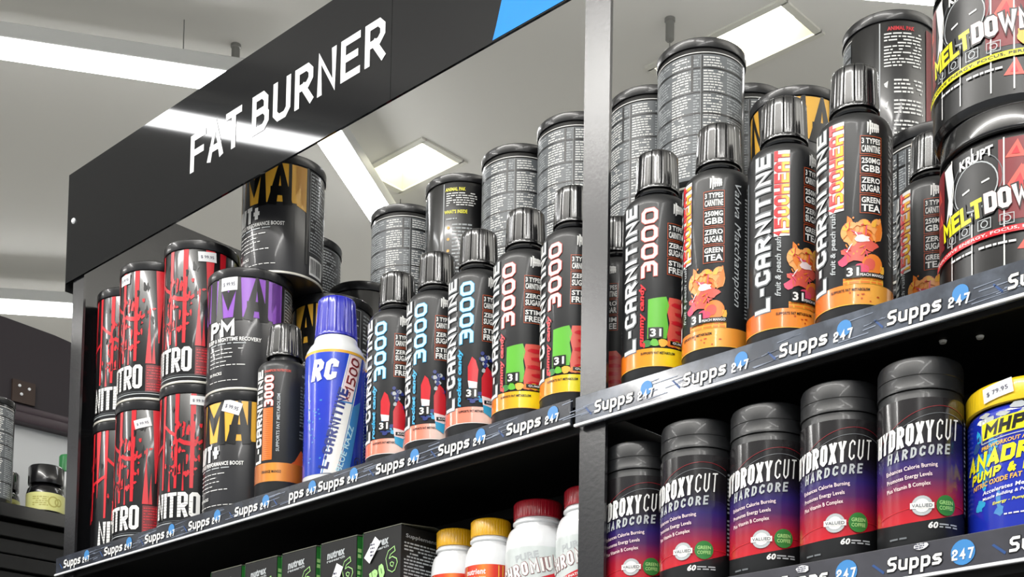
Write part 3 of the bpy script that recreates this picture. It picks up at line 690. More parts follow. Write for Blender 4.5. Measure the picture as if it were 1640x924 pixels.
def blue_bottle(name, label):
    R, H = .0375, .245
    t = thing(name, label=label, cat='bottle')
    lathe('body', [(0, .001), (R-.004, 0), (R-.001, .0016), (R, .005), (R, .168), (R-.0012, .174), (R-.005, .181), (R-.009, .1855), (.0275, .189), (.0265, .193), (0, .193)], M['whitepl'], t)
    ribbed_cap(t, .194, H, .0265, .0235, 'bluecap', 14)
    p = Print(R, base=.0003); d = p.deg
    p.rect(d(-179), d(179), .013, .166, 'bluelabel', 0); p.rect(d(-179), d(179), .166, .1695, 'gold', 0)
    def band(u0b, u0t, w, m, L, v0=.0135, v1=.1655, dw=0): p.poly([(u0b, v0), (u0b+w, v0), (u0t+w+dw, v1), (u0t+dw, v1)], m, L)
    band(d(-24), d(26), .0215, 'pw', 1); band(d(-21.5), d(28.5), .0185, 'sblue', 2)
    p.poly([(d(-19), .0135), (d(6), .0135), (d(34), .103), (d(8), .103)], 'pw', 3); p.poly([(d(9), .105), (d(33), .105), (d(56), .165), (d(29), .165)], 'palepink', 3)
    p.block('L-CARNITINE', d(-1), .070, .104, d(19), 'navy', 4, 77, t=.24, cut=.1, gap=.16)
    p.block('XS', d(24), .112, .012, d(9), 'dred', 4, 77, t=.2); p.block('1500', d(34), .140, .044, d(19), 'dred', 4, 77, t=.17, cut=.2, gap=.16)
    p.poly([(d(10), .0135), (d(30), .0135), (d(56), .110), (d(36), .100)], 'sblue', 3); p.text('BLUE RAZZ', d(22), .046, .062, d(11), 'pale', 4, 75, .02)
    p.block('RC', d(-21), .1435, d(50), .027, 'pw', 4, t=.23, cut=.12, gap=.10, shear=.18)
    p.disc(d(52), .032, .0068, 'ink', 4, 18, .0058); p.text('31', d(52), .032, .0066, .005, 'ink', 4, bold=.03)
    for k in range(24): rnd = random.Random(k); p.blob(d(-60+rnd.random()*36), .02+rnd.random()*.09, .0018, .0014, 'sblue', 1, 8, .5, k)
    p.fine(d(-150), d(-80), .03, .15, 30, 'pale', 1, 3, .6); p.fine(d(75), d(140), .03, .15, 30, 'pale', 1, 13, .6)
    p.done('label', t); return t

# ---- capsule bottles (lower right) ---------------------------------
def capsule_bottle(name, label):
    R, H = .036, .170
    t = thing(name, label=label, cat='bottle')
    base = M['matteblack']
    lathe('body', [(0, .001), (R-.006, 0), (R-.002, .001), (R, .005), (R, .133), (R-.001, .136), (R-.001, .1395), (0, .1395)], base, t)
    lathe('cap', [(R-.002, .1402), (R+.0001, .1405), (R+.0001, .1430), (R-.0002, .1437), (R-.0001, .1520), (R-.0005, .1524), (R-.0001, .1529), (R-.0002, .1640), (R-.0015, .1675), (R-.0045, .1694), (R-.008, .170), (R-.009, .1692), (0, .1692)], M['matteblack'], t)
    grad = ramp_mat('capsule_label', 'Z', [(.026, '#c81c28'), (.046, '#a41c32'), (.064, '#4c2058'), (.077, '#2e2166'), (.090, '#1e1830'), (.100, '#191619'), (.133, '#201e20')], .22, .5)
    p = Print(R); d = p.deg
    pts = [(d(-105), .036)]+[(d(a), .026+.0065*((a+30)/75)**2 if a > -30 else .026+.010*((a+30)/75)**2) for a in range(-95, 106, 8)]+[(d(105), .1325), (d(-105), .1325)]
    p.poly(pts, grad, 0)
    def arc(v, amp, m, w=.0006, a0=-60, a1=70):
        q = [(d(a), v+amp*sin(pi*(a-a0)/(a1-a0)/1.4)) for a in range(a0, a1+1, 5)]; p.poly(q+[(u, z+w) for u, z in reversed(q)], m, 2)
    arc(.099, .026, 'dred'); arc(.093, .026, 'pg2', .0005); arc(.033, .008, 'red', .0006, -60, 80)
    p.block('HYDROXY', d(-26), .1000, d(86), .0185, 'pw', 4, 7, t=.155, cut=.12, gap=.07, shear=.16, alt=True); p.block('CUT', d(37), .1052, d(33), .0180, 'pw', 4, 5, t=.075, cut=.16, gap=.14, shear=.16)
    p.block('HARDCORE', d(-3), .0860, d(86), .0088, 'pg', 4, 6, t=.19, cut=.18, gap=.26, shear=.2, alt=True)
    for k, s in enumerate(('Enhances Calorie Burning', 'Promotes Energy Levels', 'Plus Vitamin B Complex')): p.text(s, d(-13+[0, -3, -4][k]), .0725-k*.0078, d([70, 62, 60][k]), .0046, 'palepink', 4, 6, .01)
    p.disc(d(2), .0400, .0085, 'pg', 4, 22); p.disc(d(2), .0400, .0058, 'pw', 5, 18); p.rect(d(-13), d(17), .0375, .0425, 'pw', 6); p.text('VALUED', d(2), .0400, d(26), .0030, 'pg2', 7, bold=.02)
    p.disc(d(34), .0405, .0088, 'dgreen', 4, 22); p.text('GREEN', d(34), .0428, d(20), .0034, 'lime', 5, bold=.02); p.text('COFFEE', d(34), .0382, d(20), .0034, 'lime', 5, bold=.02)
    p.text('60', d(16), .0235, d(13), .0058, 'pw', 4, bold=.04, shear=.2); p.fine(d(24), d(52), .0210, .0255, 2, 'pg', 4, 3, .7, .008, .1)
    p.fine(d(-42), d(-12), .0125, .0150, 1, 'pg2', 4, 5, .8, .006)
    p.rect(d(72), d(100), .035, .120, 'ink', 2); p.fine(d(74), d(98), .037, .118, 20, 'pg', 3, 6, .6, .004)
    p.done('label', t); return t

# ---- tubs -----------------------------------------------------------
def melt_tub(name, label, ribbon):
    R, H = .065, .150
    t = thing(name, label=label, cat='tub')
    lathe('body', [(0, .001), (R-.008, 0), (R-.003, .001), (R, .006), (R, .120), (R-.002, .124), (R-.006, .1265), (0, .1265)], M['plblack'], t)
    lathe('lid', [(R-.004, .1270), (R-.0005, .1273), (R, .128), (R, .1297), (R-.0008, .1302), (R-.0008, .1465), (R-.002, .149), (R-.005, .150), (R-.008, .149), (0, .149)], M['capblack'], t, 26*12, flute(26, .0012, .1305, .1462), 50)
    p = Print(R); d = p.deg
    p.rect(d(-100), d(100), .008, .120, 'ink', 0)
    for a0, a1 in ((-66, -46), (6, 60)): p.rect(d(a0), d(a1), .05, .119, 'dred', 1)
    for a, v, s in ((-57, .100, 1), (-54, .078, .9), (18, .108, 1.1), (27, .095, 1.0), (20, .083, 1.6), (40, .080, 1.2), (40, .108, 1), (26, .030, 1.1)):
        w = .0075*s; p.poly([(d(a)-w, v-.005*s), (d(a)+w, v-.006*s), (d(a)+w*.2, v+.008*s)], 'coral', 2)
        p.poly([(d(a)-w*.4, v-.003*s), (d(a)+w*.4, v-.0035*s), (d(a)+w*.1, v+.003*s)], 'red', 3)
    for a in (-34, -14, 10, 26, 50): p.rect(d(a)-.0006, d(a)+.0006, .012, .120, 'pw', 3)
    p.poly([(d(-44), .116), (d(-34), .118), (d(-31), .098), (d(-34), .066), (d(-42), .064), (d(-38), .088)], 'pw', 4)
    p.disc(d(-12), .086, .020, 'ink', 4, 26); p.disc(d(-12), .086, .0208, 'pg', 5, 26, .0198); p.disc(d(-12), .089, .0245, 'pg2', 4, 26, .0238)
    p.rect(d(-22), d(-15.5), .0835, .0852, 'pw', 6, 12); p.rect(d(-6), d(0), .0870, .0885, 'pw', 6, 12)
    p.text('KRUPT', d(-11), .1105, d(28), .0085, 'pw', 6, 6, .035, .1)
    cA, cB = ('lemon', 'palepink')
    p.block('MELT', d(-25), .0640, d(40), .0165, 'ink', 6, 6, t=.22, cut=.06, gap=.04, grow=.003); p.block('MELT', d(-25), .0640, d(40), .0165, cA, 7, 6, t=.22, cut=.06, gap=.04)
    p.block('DOWN', d(17), .0695, d(42), .0175, 'ink', 6, 4, t=.22, cut=.1, gap=.05, grow=.003); p.block('DOWN', d(17), .0695, d(42), .0175, cB, 7, 4, t=.22, cut=.1, gap=.05)
    for k, a in enumerate((-34, -20, -4, 12)): p.frame(d(a-5), d(a+5), .0465, .0555, .0006, 'pg', 6); p.disc(d(a), .0510, .0032, 'pg', 6, 12, .0024)
    p.blob(d(34), .056, .010, .008, 'gold' if ribbon == 'lemon' else 'pink', 6, 14, .4, 2); p.blob(d(40), .052, .007, .006, 'green', 7, 12, .4, 5)
    q = [(d(a), .0355+.006*(a+70)/150) for a in range(-70, 81, 5)]
    p.poly(q+[(u, z+.0055) for u, z in reversed(q)], ribbon, 8); p.text('EXPLOSIVE ENERGY, FOCUS, PERFORMANCE', d(4), .0413, d(118), .0030, 'ink' if ribbon == 'lemon' else 'palepink', 9, 2.2, .02)
    p.fine(d(-34), d(22), .0300, .0330, 1, 'pw', 6, 3, .8, .005)
    p.fine(d(112), d(175), .02, .1, 20, 'pg', 1, 4, .6); p.rect(d(-150), d(-108), .02, .1, 'coral', 1)
    p.done('label', t); return t

def blue_tub(name, label):
    R, H = .055, .140
    t = thing(name, label=label, cat='tub')
    lathe('body', [(0, .001), (R-.006, 0), (R-.002, .001), (R, .005), (R, .114), (R-.002, .118), (R-.004, .1195), (0, .1195)], mat('blue_tub_plastic', '#1a2fb0', .2, coat=.5), t)
    b = lathe('lid', [(R-.002, .1200), (R+.001, .1203), (R+.0012, .1215), (R+.0012, .1365), (R-.0004, .1392), (R-.003, .140), (R-.006, .1392), (0, .1392)], M['yellid'], t, 40*8, flute(40, .0004, .122, .1372), 50)
    p = Print(R); d = p.deg
    p.rect(d(-110), d(155), .007, .1125, _mats['blue_tub_plastic'], 0)
    for k in range(26): rnd = random.Random(k); p.blob(d(-60+rnd.random()*30), .03+rnd.random()*.07, .003+rnd.random()*.005, .004+rnd.random()*.006, rnd.choice(['cyan', 'sblue', 'navy', 'sblue2']), 1, 9, .5, k)
    for k in range(14): rnd = random.Random(k+30); p.blob(d(-50+rnd.random()*110), .108+rnd.random()*.008, .006+rnd.random()*.006, .0016+rnd.random()*.002, rnd.choice(['pw', 'pg', 'pg']), 2, 10, .5, k)
    p.rect(d(-48), d(-5), .0945, .1085, 'lemon', 3, 5); p.block('MHP', d(-26), .1015, d(37), .0112, 'ink', 4, 5, t=.27, cut=.1, gap=.14, shear=.3)
    p.rect(d(-48), d(-4), .0915, .0923, 'pg', 3, 5); p.rect(d(-49), d(-48), .090, .110, 'pg', 3)
    p.text('PRE-WORKOUT AMPLIFIER', d(-18), .0885, d(62), .0034, 'gold', 3, 5, .03, .2)
    p.block('ANADROX', d(-22), .0780, d(94), .0135, 'lemon', 3, 4, t=.28, cut=.1, gap=.1, shear=.25, alt=True); p.block('PUMP & BURN', d(-20), .0655, d(86), .0082, 'lemon', 3, 4, t=.27, cut=.14, gap=.14, shear=.25)
    p.text('NITRIC OXIDE FAT BURNING', d(-22), .0575, d(78), .0042, 'gold', 3, 4, .03, .2)
    for k, s in enumerate(('Accelerates Metabolism', 'Muscle Building & Performance')): p.text(s, d(-18), .0505-k*.0055, d(60), .0034, 'pw', 3, 4, .02, .2)
    p.text('Energy - Pump - Fat Burn', d(-12), .0390, d(50), .0032, 'lemon', 3, 4, .02, .2); p.fine(d(-26), d(20), .0260, .0280, 1, 'pw', 3, 4, .8, .005)
    p.fine(d(-56), d(-38), .012, .017, 2, 'pw', 3, 4, .8, .005); p.blob(d(40), .010, .012, .005, 'red', 3, 12, .5, 3)
    p.fine(d(75), d(150), .02, .1, 20, 'pale', 1, 4, .6)
    p.done('label', t)
    price_sticker(t, R+.0014, -31, .1310, .027, .0125, 8, '$ 79.95'); return t

# ---- cartons and small bottles (lower left) -------------------------
def carton(name, label, facts):
    w, D, H = .068, .105, .1465
    t = thing(name, label=label, cat='carton')
    box('body', (-w/2, w/2, 0, D, 0, H), mat('black_carton', '#0a0b0b', .6), t, .0006)
    b = bmesh.new(); x0, x1 = -w/2+.001, w/2+.001
    vs = [(x0, -.0002), (x1, -.0002), (x1, D*.5), (x1, D), (x0, D), (x0, D*.5)]; zz = [.0004, .0004, .0062, .0010, .0010, .0062]
    A = [b.verts.new((x, y, H+z)) for (x, y), z in zip(vs, zz)]; B = [b.verts.new((x, y, H+z+.0009)) for (x, y), z in zip(vs, zz)]
    for q in ((0, 1, 2, 5), (5, 2, 3, 4)): b.faces.new([A[i] for i in reversed(q)]); b.faces.new([B[i] for i in q])
    for i in range(6): b.faces.new((A[i], A[(i+1) % 6], B[(i+1) % 6], B[i]))
    link_bm('top_flap', b, mat('carton_flap', '#6d6f62', .5), t, 20)
    p = Print(None, y=0)
    p.text('nutrex', -.004, H-.0155, .034, .0095, 'pg', 1, 4, .045, .15); p.text('research', -.004, H-.0225, .034, .0035, 'pg', 1, 4, .03)
    p.block('LIPO', -.0115, .0905, .038, .0165, 'lime', 3, 22, t=.26, cut=.14, gap=.12, shear=.1); p.block('6', .0190, .1060, .0165, .0260, 'lime', 2, 22, t=.18, cut=.18, grow=.0022, shear=.1); p.block('6', .0190, .1060, .0165, .0260, 'ink', 3, 22, t=.18, cut=.18, shear=.1)
    p.text('BLACK', .002, .072, .044, .009, 'lime', 1, 20, .03, .1); p.text('HERS', .012, .058, .030, .007, 'green', 1, 20, .02); p.blob(0, .026, .022, .010, 'dgreen', 1, 16, .5); p.fine(-.03, .03, .006, .014, 2, 'pg', 2)
    p.rect(-w/2, -w/2+.0006, .0, H, 'dgreen', 1)
    p.done('front_print', t)
    p = Print(None, y=0)
    if facts: p.text('Supplement Facts', D*.42, H-.012, D*.7, .006, 'pg', 1, bold=.01); p.fine(.005, D-.01, .008, H-.018, 30, 'pg', 1, 4, .6, .006, .25)
    else:
        p.rect(.001, .0095, 0, H, 'dgreen', 1); p.fine(.002, .0085, .010, H-.014, 18, 'lime', 2, 5, .9, .006, .2); p.blob(.030, H*.6, .014, .05, 'green', 1, 18, .6); p.rect(.045, .0465, 0, H, 'lime', 1)
    o = p.done('side_print', t); o.rotation_euler = (0, 0, pi/2); o.location = (w/2, 0, 0)
    return t
def pill_bottle(name, label, kind):
    t = thing(name, label=label, cat='bottle')
    if kind == 'yellow': R, H, rc, hc, cm = .029, .142, .0225, .0205, 'yellowpl'
    else: R, H, rc, hc, cm = .036, .152, .0270, .0200, 'redpl'
    zc = H-hc; sh = zc-.034
    pr = [(0, .001), (R-.005, 0), (R-.001, .001), (R, .004), (R, sh)]+[(rc+(R-rc)*cos(pi/2*i/7), sh+(.024)*sin(pi/2*i/7)) for i in range(1, 8)]+[(rc-.001, zc-.006), (rc+.0012, zc-.005), (rc+.0012, zc-.003), (rc-.001, zc-.002), (rc-.001, zc), (0, zc)]
    lathe('body', pr, M['whitepl'], t)
    lathe('cap', [(rc-.001, zc+.0002), (rc+.0006, zc+.0004), (rc+.0006, H-.0025), (rc-.0008, H-.0005), (rc-.003, H), (0, H)], M[cm], t, 40*8, flute(40, .0004, zc+.001, H-.002), 50)
    p = Print(R); d = p.deg
    if kind == 'yellow':
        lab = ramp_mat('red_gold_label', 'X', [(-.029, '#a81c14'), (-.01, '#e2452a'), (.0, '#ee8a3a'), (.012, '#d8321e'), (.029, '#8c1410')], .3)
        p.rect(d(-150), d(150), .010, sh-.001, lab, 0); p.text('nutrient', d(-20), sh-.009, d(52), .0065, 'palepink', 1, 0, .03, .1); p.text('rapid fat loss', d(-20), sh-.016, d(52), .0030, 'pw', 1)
        p.text('LIPO', d(0), sh-.036, d(86), .020, 'pw', 1, bold=.05); p.fine(d(-40), d(40), .02, .040, 5, 'gold', 1)
        for a in (-48, 34, 44): p.rect(d(a), d(a+2), .012, sh-.002, 'gold', 1)
    else:
        p.rect(d(-150), d(150), .010, sh-.002, mat('silver_label', '#d3dad9', .3, metal=.15), 0)
        p.text('PURE', d(-12), sh-.013, d(44), .0080, 'pg', 1, 10, .04); 
        p.block('CHROMIUM', d(-8), sh-.026, d(122), .0150, 'dred', 2, 12, t=.19, gap=.17, grow=.0010); p.block('CHROMIUM', d(-8), sh-.026, d(122), .0150, 'pw', 3, 12, t=.19, gap=.17)
        q = [(d(-66), sh-.054), (d(58), sh-.027), (d(58), sh-.034), (d(-66), sh-.061)]; p.poly(q, 'red', 2); p.text('PICOLINATE 200MCG', d(-4), sh-.0445, d(70), .0030, 'pw', 3, 12, .02)
        p.rect(d(74), d(104), .012, sh-.004, 'dred', 1); p.fine(d(76), d(102), .014, sh-.006, 22, 'pw', 2)
    p.done('label', t); return t

# ================================================================== LAYOUT
def place(src, x, y, z, turn, label, group, used=set(), rz=None):
    a = toward(x, y, turn) if rz is None else rz
    if src.name not in used:
        used.add(src.name); src.location = (x, y, z); src.rotation_euler = (0, 0, a); src['label'] = label; src['group'] = group; return src
    return dup(src, (x, y, z), a, label, group, skip=('price_sticker',))

# --- red and black cans, stacked in twos at the left end
NIT = nitro('pill_pack_can', 'black can with red drips')
GN = 'black and red cans stacked at the left end'
n = {}
for key, x, y, k, turn, lab in (
    ('A1b', -1.9115, .070, 0, -10, 'black and red can against the end panel, lower of its stack'),
    ('A1t', -1.9115, .070, 1, -32, 'black and red can against the end panel, upper of its stack'),
    ('A2b', -1.8075, .046, 0, -55, 'black and red can second from the end panel, lower of its stack'),
    ('A2t', -1.8075, .046, 1, -57, 'black and red can second from the end panel, upper of its stack'),
    ('A3b', -1.7005, .052, 0, -31, 'black and red can beside the yellow-striped can, lower of its stack'),
    ('A3t', -1.7005, .052, 1, -50, 'black and red can beside the purple can, upper and tallest of the red stacks')):
    n[key] = place(NIT, x, y, ZS+k*.206, turn, lab, GN)
for key, dg, v, w, h, rot in (('A1b', -6, .178, .014, .012, 0), ('A1t', -12, .178, .016, .014, 35), ('A2b', -15, .172, .024, .013, 14), ('A2t', -58, .182, .022, .015, 0), ('A3b', 2, .182, .024, .013, 0), ('A3t', 8, .182, .025, .014, 4)):
    o = n[key]; tt = {'A1b': -10, 'A1t': -32, 'A2b': -55, 'A2t': -57, 'A3b': -31, 'A3t': -50}[key]
    price_sticker(o, .0515, dg-tt, v, w, h, rot)
# --- charcoal cans with tall letters
PM = mal_can('pill_pack_can', 'purple', 'purple', 'PM', 'SLEEP & NIGHTTIME RECOVERY', 3)
place(PM, -1.589, .058, ZS+.169, 0, 'charcoal can with purple letters and PM on the front', 'charcoal cans with tall letters')
price_sticker(PM, .0565, -30, .146, .024, .018, 0)
TNT = mal_can('pill_pack_can', 'yellow', 'gold', 'INT+', 'INTENSE PERFORMANCE BOOST', 11)
o = place(TNT, -1.589, .058, ZS, -19, 'charcoal can with golden letters directly under the purple can', 'charcoal cans with tall letters')
price_sticker(o, .0565, -2, .146, .026, .017, -18)
G2 = 'charcoal cans with golden letters'
place(TNT, -1.573, .098, ZS+.338, -14, 'charcoal can with golden block touching the bottom edge of the sign, topmost of its stack', G2)
place(TNT, -1.566, .184, ZS, 20, 'charcoal can with golden letters behind the blue bottle, lower of its stack', G2)
place(TNT, -1.566, .184, ZS+.169, -48, 'charcoal can with golden letters behind the blue cap, upper of its stack', G2)
LEM = mal_can('pill_pack_can', 'lemon', 'lemon', 'INT+', 'INTENSE PERFORMANCE BOOST', 21)
G3 = 'rear stack of charcoal cans with lemon letters'
place(LEM, -1.735, .262, ZS+.338, -25, 'charcoal can with bright lemon block right of the large golden can, topmost of its stack', G3)
place(LEM, -1.735, .262, ZS+.169, -25, 'charcoal can with lemon letters hidden behind the purple can, middle of its stack', G3)
place(LEM, -1.735, .262, ZS, -25, 'charcoal can with lemon letters hidden behind the red cans, bottom of its stack', G3)
RB = nitro('pill_pack_can', 'x'); GR = 'black and red cans behind the blue bottle'
place(RB, -1.625, .292, ZS+.206, 120, 'black can with a bit of red showing right of the blue cap, upper of two', GR)
place(RB, -1.625, .292, ZS, 120, 'black and red can hidden behind the blue bottle, lower of its stack', GR)

# --- tall fine-print cans at the back, in stacks of three
FP = facts_can('pill_pack_can', 'x', 'yel'); FR = facts_can('pill_pack_can', 'x', 'red')
stacks = [
 (FP, -1.680, .425, 8, 'tall fine-print can', 'first rear stack left of the post'), (FP, -1.545, .420, -137, 'tall can with yellow headings', 'second rear stack left of the post'),
 (FP, -1.421, .418, -6, 'tall fine-print can', 'third rear stack left of the post'), (FP, -1.303, .412, -4, 'tall fine-print can', 'last rear stack left of the post'),
 (FP, -1.186, .430, -26, 'tall fine-print can', 'rear stack touching the right edge of the post'), (FP, -1.072, .392, 2, 'tall fine-print can', 'rear stack in front of the long ceiling lamp'),
 (FP, -1.085, .515, 6, 'tall fine-print can', 'hindmost stack peeping out below the long ceiling lamp'), (FR, -.862, .505, -118, 'tall can with red heading', 'rear stack above the largest bottle')]
for src, x, y, turn, head, where in stacks:
    for k, tier in ((2, 'topmost'), (1, 'middle'), (0, 'bottom')):
        place(src, x, y, ZS+k*.199, turn + (0 if k == 2 else 17*k), tier+' '+head+' of the '+where, 'tall fine-print cans in the rear row')
# yellow-edged can stack behind the second heat bottle, and the short stack by the tub
G4 = 'charcoal cans with golden edge behind the heat bottles'
for k, tier in ((2, 'topmost'), (1, 'middle'), (0, 'bottom')):
    place(TNT, -.955, .436, ZS+k*.169, 25, tier+' charcoal can with golden stripe behind the second heat bottle', G4)
FS = facts_can('pill_pack_can', 'x', 'red', R=.0565, H=.169)
for k, tier in ((1, 'topmost'), (0, 'bottom')):
    place(FS, -.722, .352, ZS+k*.169, -30, tier+' short fine-print can behind the shaded bottle left of the tubs', 'short fine-print cans near the tubs')

# --- drink bottles
POP = lcarn('drink_bottle', 'x', 'pop'); GUM = lcarn('drink_bottle', 'x', 'gummy'); HEAT = lcarn('drink_bottle', 'x', 'heat')
GP, GG, GH = 'blue-lettered 3000 bottles', 'pink-lettered 3000 bottles', 'yellow-lettered heat bottles'
place(POP, -1.272, .047, ZS, -12, 'matte black bottle with pale blue 3000 standing right of the blue bottle', GP)
place(POP, -1.198, .043, ZS, -10, 'matte black bottle with pale blue 3000, middle of the three rocket-print bottles', GP)
place(POP, -1.122, .036, ZS, 1, 'matte black bottle with pale blue 3000 touching the first green-and-red bottle', GP)
place(GUM, -1.049, .036, ZS, -9, 'matte black bottle with pink 3000 and green patch, second from the centre post', GG)
place(GUM, -.977, .035, ZS, -13, 'matte black bottle with pink 3000 cut off by the centre post, at its left', GG)
place(GUM, -.868, .038, ZS, 10, 'matte black bottle with pink 3000 just right of the centre post', GG)
place(GUM, -.985, .118, ZS, -40, 'dim second-row black bottle in the gap right of the centre post', GG)
place(HEAT, -.793, .039, ZS, -32, 'matte black bottle with peach slices, first heat bottle right of the pink 3000 bottle', GH)
place(HEAT, -.7205, .043, ZS, 24, 'matte black bottle with upright yellow and red letters, second heat bottle of the row', GH)
place(HEAT, -.645, .042, ZS, 0, 'largest-looking matte black heat bottle with peach splash, third of the row', GH)
place(HEAT, -.643, .190, ZS, -22, 'shaded matte black heat bottle standing back, left of the tubs', GH)
OB = copper_bottle('drink_bottle', 'x'); place(OB, -1.470, .029, ZS, 0, 'black bottle with a copper-orange band left of the blue bottle', None)
BB = blue_bottle('drink_bottle', 'x'); place(BB, -1.374, .036, ZS, 0, 'white bottle with blue wrap, blue cap and slanting white stripe', 'blue-capped white bottles')
place(BB, -1.372, .120, ZS, 50, 'second blue-capped bottle hidden behind the front blue bottle', 'blue-capped white bottles')
for o in (OB,):
    if 'group' in o: del o['group']

# --- tubs
MT = melt_tub('powder_tub', 'x', 'lemon'); MR = melt_tub('powder_tub', 'x', 'red')
GT = 'black ribbed-lid tubs with red triangles'
place(MR, -.505, .074, ZS, -20, 'black ribbed-lid tub with a red ribbon, standing on the shelf at the right edge', GT)
place(MT, -.512, .076, ZS+.150, -24, 'black ribbed-lid tub with a yellow ribbon, on top of the red-ribbon tub', GT)
place(MR, -.609, .296, ZS, 60, 'rear black ribbed-lid tub behind the shaded heat bottle, lower of two', GT)
place(MR, -.609, .296, ZS+.150, 60, 'rear black ribbed-lid tub peeping out behind the yellow-ribbon tub, upper of two', GT)
BT = blue_tub('powder_tub', 'blue tub with bright yellow lid and price sticker on the lower right shelf'); BT.location = (-.494, .079, ZL); BT.rotation_euler = (0, 0, toward(-.494, .079, 0))

# --- capsule bottles
CB = capsule_bottle('capsule_bottle', 'x'); GC = 'purple and red capsule bottles on the lower shelf'
for x, y, turn, lab in ((-.892, .045, -14, 'purple and red capsule bottle beside the centre post, first of the row'), (-.809, .031, -24, 'purple and red capsule bottle second from the centre post'),
    (-.733, .039, -12, 'purple and red capsule bottle in the middle of the row of five'), (-.654, .035, -10, 'purple and red capsule bottle fourth from the centre post'),
    (-.575, .032, 0, 'purple and red capsule bottle beside the blue tub with yellow lid, showing its whole name')):
    place(CB, x, y, ZL, turn, lab, GC)

# --- cartons and small bottles, lower left
CT = carton('carton', 'x', False); GX = 'black and green cartons'
names = ['leftmost black carton, only its top corner in view', 'black carton second from the left, top edge in view', 'black carton in the middle of the five', 'black carton with a white sticker over the green figure, fourth from the left']
for i, xr in enumerate((-1.540, -1.463, -1.384, -1.306)):
    c = place(CT, xr-.034, .020, ZL, 0, names[i], GX, rz=0)
    if i == 3:
        p = Print(None, y=-.0006); p.rect(-.010, .004, .079, .117, 'sticker', 5, -28); p.fine(-.006, .001, .088, .108, 4, 'stickink', 6, 3, .6, .004); p.done('price_sticker', c)
CF = carton('carton', 'x', True); place(CF, -1.226-.034, .020, ZL, 0, 'rightmost black carton with grey facts on its side and a tilted white sticker', GX, rz=0)
p = Print(None, y=-.0006); p.rect(-.021, -.008, .1085, .1385, 'sticker', 5, -40); p.fine(-.018, -.010, .115, .132, 4, 'stickink', 6, 3, .6, .004); p.done('price_sticker', CF)
YB = pill_bottle('pill_bottle', 'x', 'yellow'); place(YB, -1.190, .075, ZL, -10, 'white bottle with yellow cap beside the last carton', 'yellow-capped pill bottles')
place(YB, -1.128, .070, ZL, -16, 'white bottle with yellow cap beside the red-capped bottles', 'yellow-capped pill bottles')
RD = pill_bottle('pill_bottle', 'x', 'red'); place(RD, -1.062, .078, ZL, -8, 'white bottle with red cap, left of the two', 'red-capped pill bottles')
place(RD, -.985, .076, ZL, -18, 'white bottle with red cap half hidden by the centre post', 'red-capped pill bottles')

# ================================================================== NEIGHBOURING WALL UNIT (far left)
wu = thing('wall_unit', (-2.777, .296, 0), radians(85), 'dark wall unit with a pale backing panel seen left of the end panel', 'wall unit')
b = bmesh.new(); pts = [(-1.2, 2.62), (.7, 2.62), (.7, 2.70)]+[(.7-1.9*k/16, 2.70+.140*sin(pi*.5*min(1, (k+.6)/6))) for k in range(1, 17)]
A = [b.verts.new((x, .285, z)) for x, z in pts]; B = [b.verts.new((x, .33, z)) for x, z in pts]
b.faces.new(A); b.faces.new(list(reversed(B)))
for i in range(len(pts)): j = (i+1) % len(pts); b.faces.new((A[i], B[i], B[j], A[j]))
bmesh.ops.recalc_face_normals(b, faces=b.faces); link_bm('bulkhead', b, M['mauve'], wu, 20)
b = bmesh.new(); box_bm(b, -1.2, .7, .262, .33, 2.598, 2.622, .004); box_bm(b, -1.2, .7, .27, .33, 2.622, 2.640, .004); link_bm('moulding', b, mat('moulding_paint', '#3a2c33', .4), wu)
box('backing_panel', (-1.2, .7, .29, .30, 2.30, 2.60), mat('backing_paint', '#d2d4d6', .6), wu)
box('shelf_board', (-1.2, .7, .0, .30, 2.300, 2.330), M['plblack'], wu, .002)
b = bmesh.new()
for k in range(6): box_bm(b, -1.2, .7, .012+.006*(k % 2), .30, 2.296-.034*(k+1), 2.296-.034*k-.004, .002)
link_bm('slatted_front', b, M['shelfblack'], wu, 0)
box('plinth', (-1.2, .7, .02, .30, 0, 2.09), M['shelfblack'], wu)
b = bmesh.new(); box_bm(b, .128, .182, .279, .285, 2.648, 2.700); pl = link_bm('mounting_plate', b, M['brown'], wu)
for x, z in ((.144, 2.687), (.167, 2.684), (.149, 2.668)):
    o = lathe('screw', [(0, 0), (.0035, 0), (.0035, .002), (0, .0028)], M['edgew'], pl, 12); o.rotation_euler = (pi/2, 0, 0); o.location = (x, .279, z)
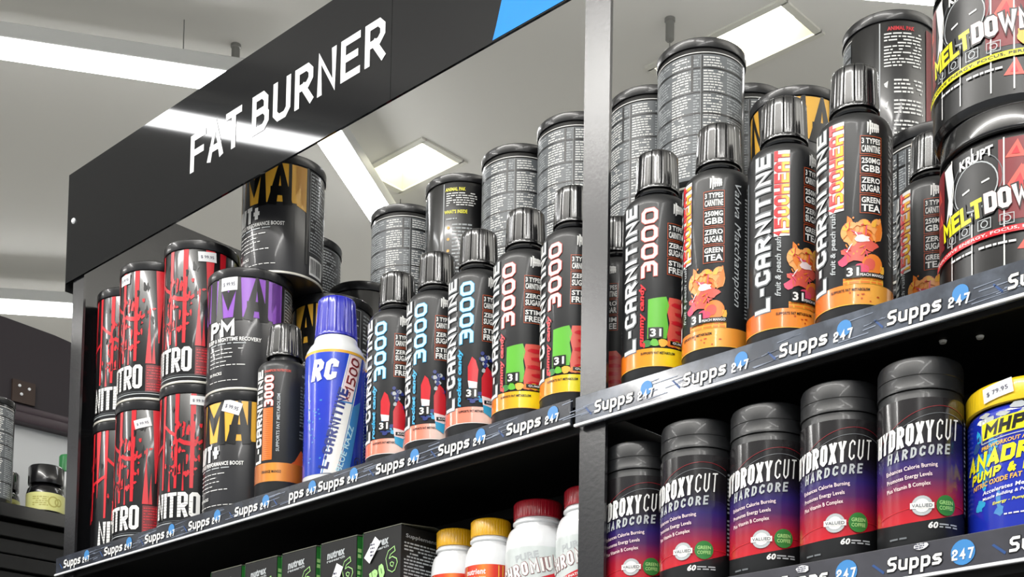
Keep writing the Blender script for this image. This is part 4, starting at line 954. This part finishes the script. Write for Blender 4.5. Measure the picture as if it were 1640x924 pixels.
def wu_pt(x, y): a = radians(85); return (-2.777+x*cos(a)-y*sin(a), .296+x*sin(a)+y*cos(a))
TC = facts_can('tall_can', 'x', 'red', R=.050, H=.225); x, y = wu_pt(-.003, .065); TC.location = (x, y, 2.330); TC.rotation_euler = (0, 0, toward(x, y, 6)); TC['label'] = 'tall can with silver print cut by the left edge of the photo'
def jar(name, label):
    t = thing(name, label=label, cat='jar'); R = .040
    lathe('body', [(0, .001), (R-.004, 0), (R, .003), (R, .044), (R-.002, .054), (R-.008, .062), (R-.011, .064), (0, .064)], M['plblack'], t)
    lathe('lid', [(R-.010, .0645), (R-.003, .065), (R-.0025, .068), (R-.0025, .101), (R-.005, .1045), (0, .1045)], M['capblack'], t, 30*8, flute(30, .0009, .069, .100), 50)
    p = Print(R); d = p.deg; p.rect(d(-175), d(175), .004, .042, mat('pale_yellow_label', '#e6e596', .4), 1); ol = mat('print_olive', '#c2bb62', .4); p.fine(d(-40), d(10), .012, .034, 5, ol, 2); p.disc(d(24), .023, .012, ol, 2, 16, .009); p.disc(d(40), .023, .009, ol, 2, 16, .006); p.done('label', t); return t
J = jar('jar', 'x'); x, y = wu_pt(.117, .047); place(J, x, y, 2.330, 0, 'black-lidded jar with pale yellow label beside the end panel', 'black-lidded jars in the wall unit')
x, y = wu_pt(.060, .150); place(J, x, y, 2.330, 20, 'black-lidded jar with pale yellow label half hidden behind the tall can', 'black-lidded jars in the wall unit')
t = thing('pill_bottle', (0, 0, 0), 0, 'white bottle with green top showing beside the left end panel', 'bottle'); x, y = wu_pt(.192, .105); t.location = (x, y, 2.330)
lathe('body', [(0, .001), (.024, 0), (.027, .003), (.027, .105), (.022, .118), (.018, .122), (0, .122)], M['whitepl'], t); lathe('cap', [(.017, .1225), (.021, .123), (.021, .158), (.019, .161), (0, .161)], mat('green_cap', '#2f8a4a', .35), t, 40)

# drop the placeholder categories' leftovers
for o in COL.objects:
    if o.parent is None and o.type == 'EMPTY' and 'category' not in o: print('NO CATEGORY', o.name)
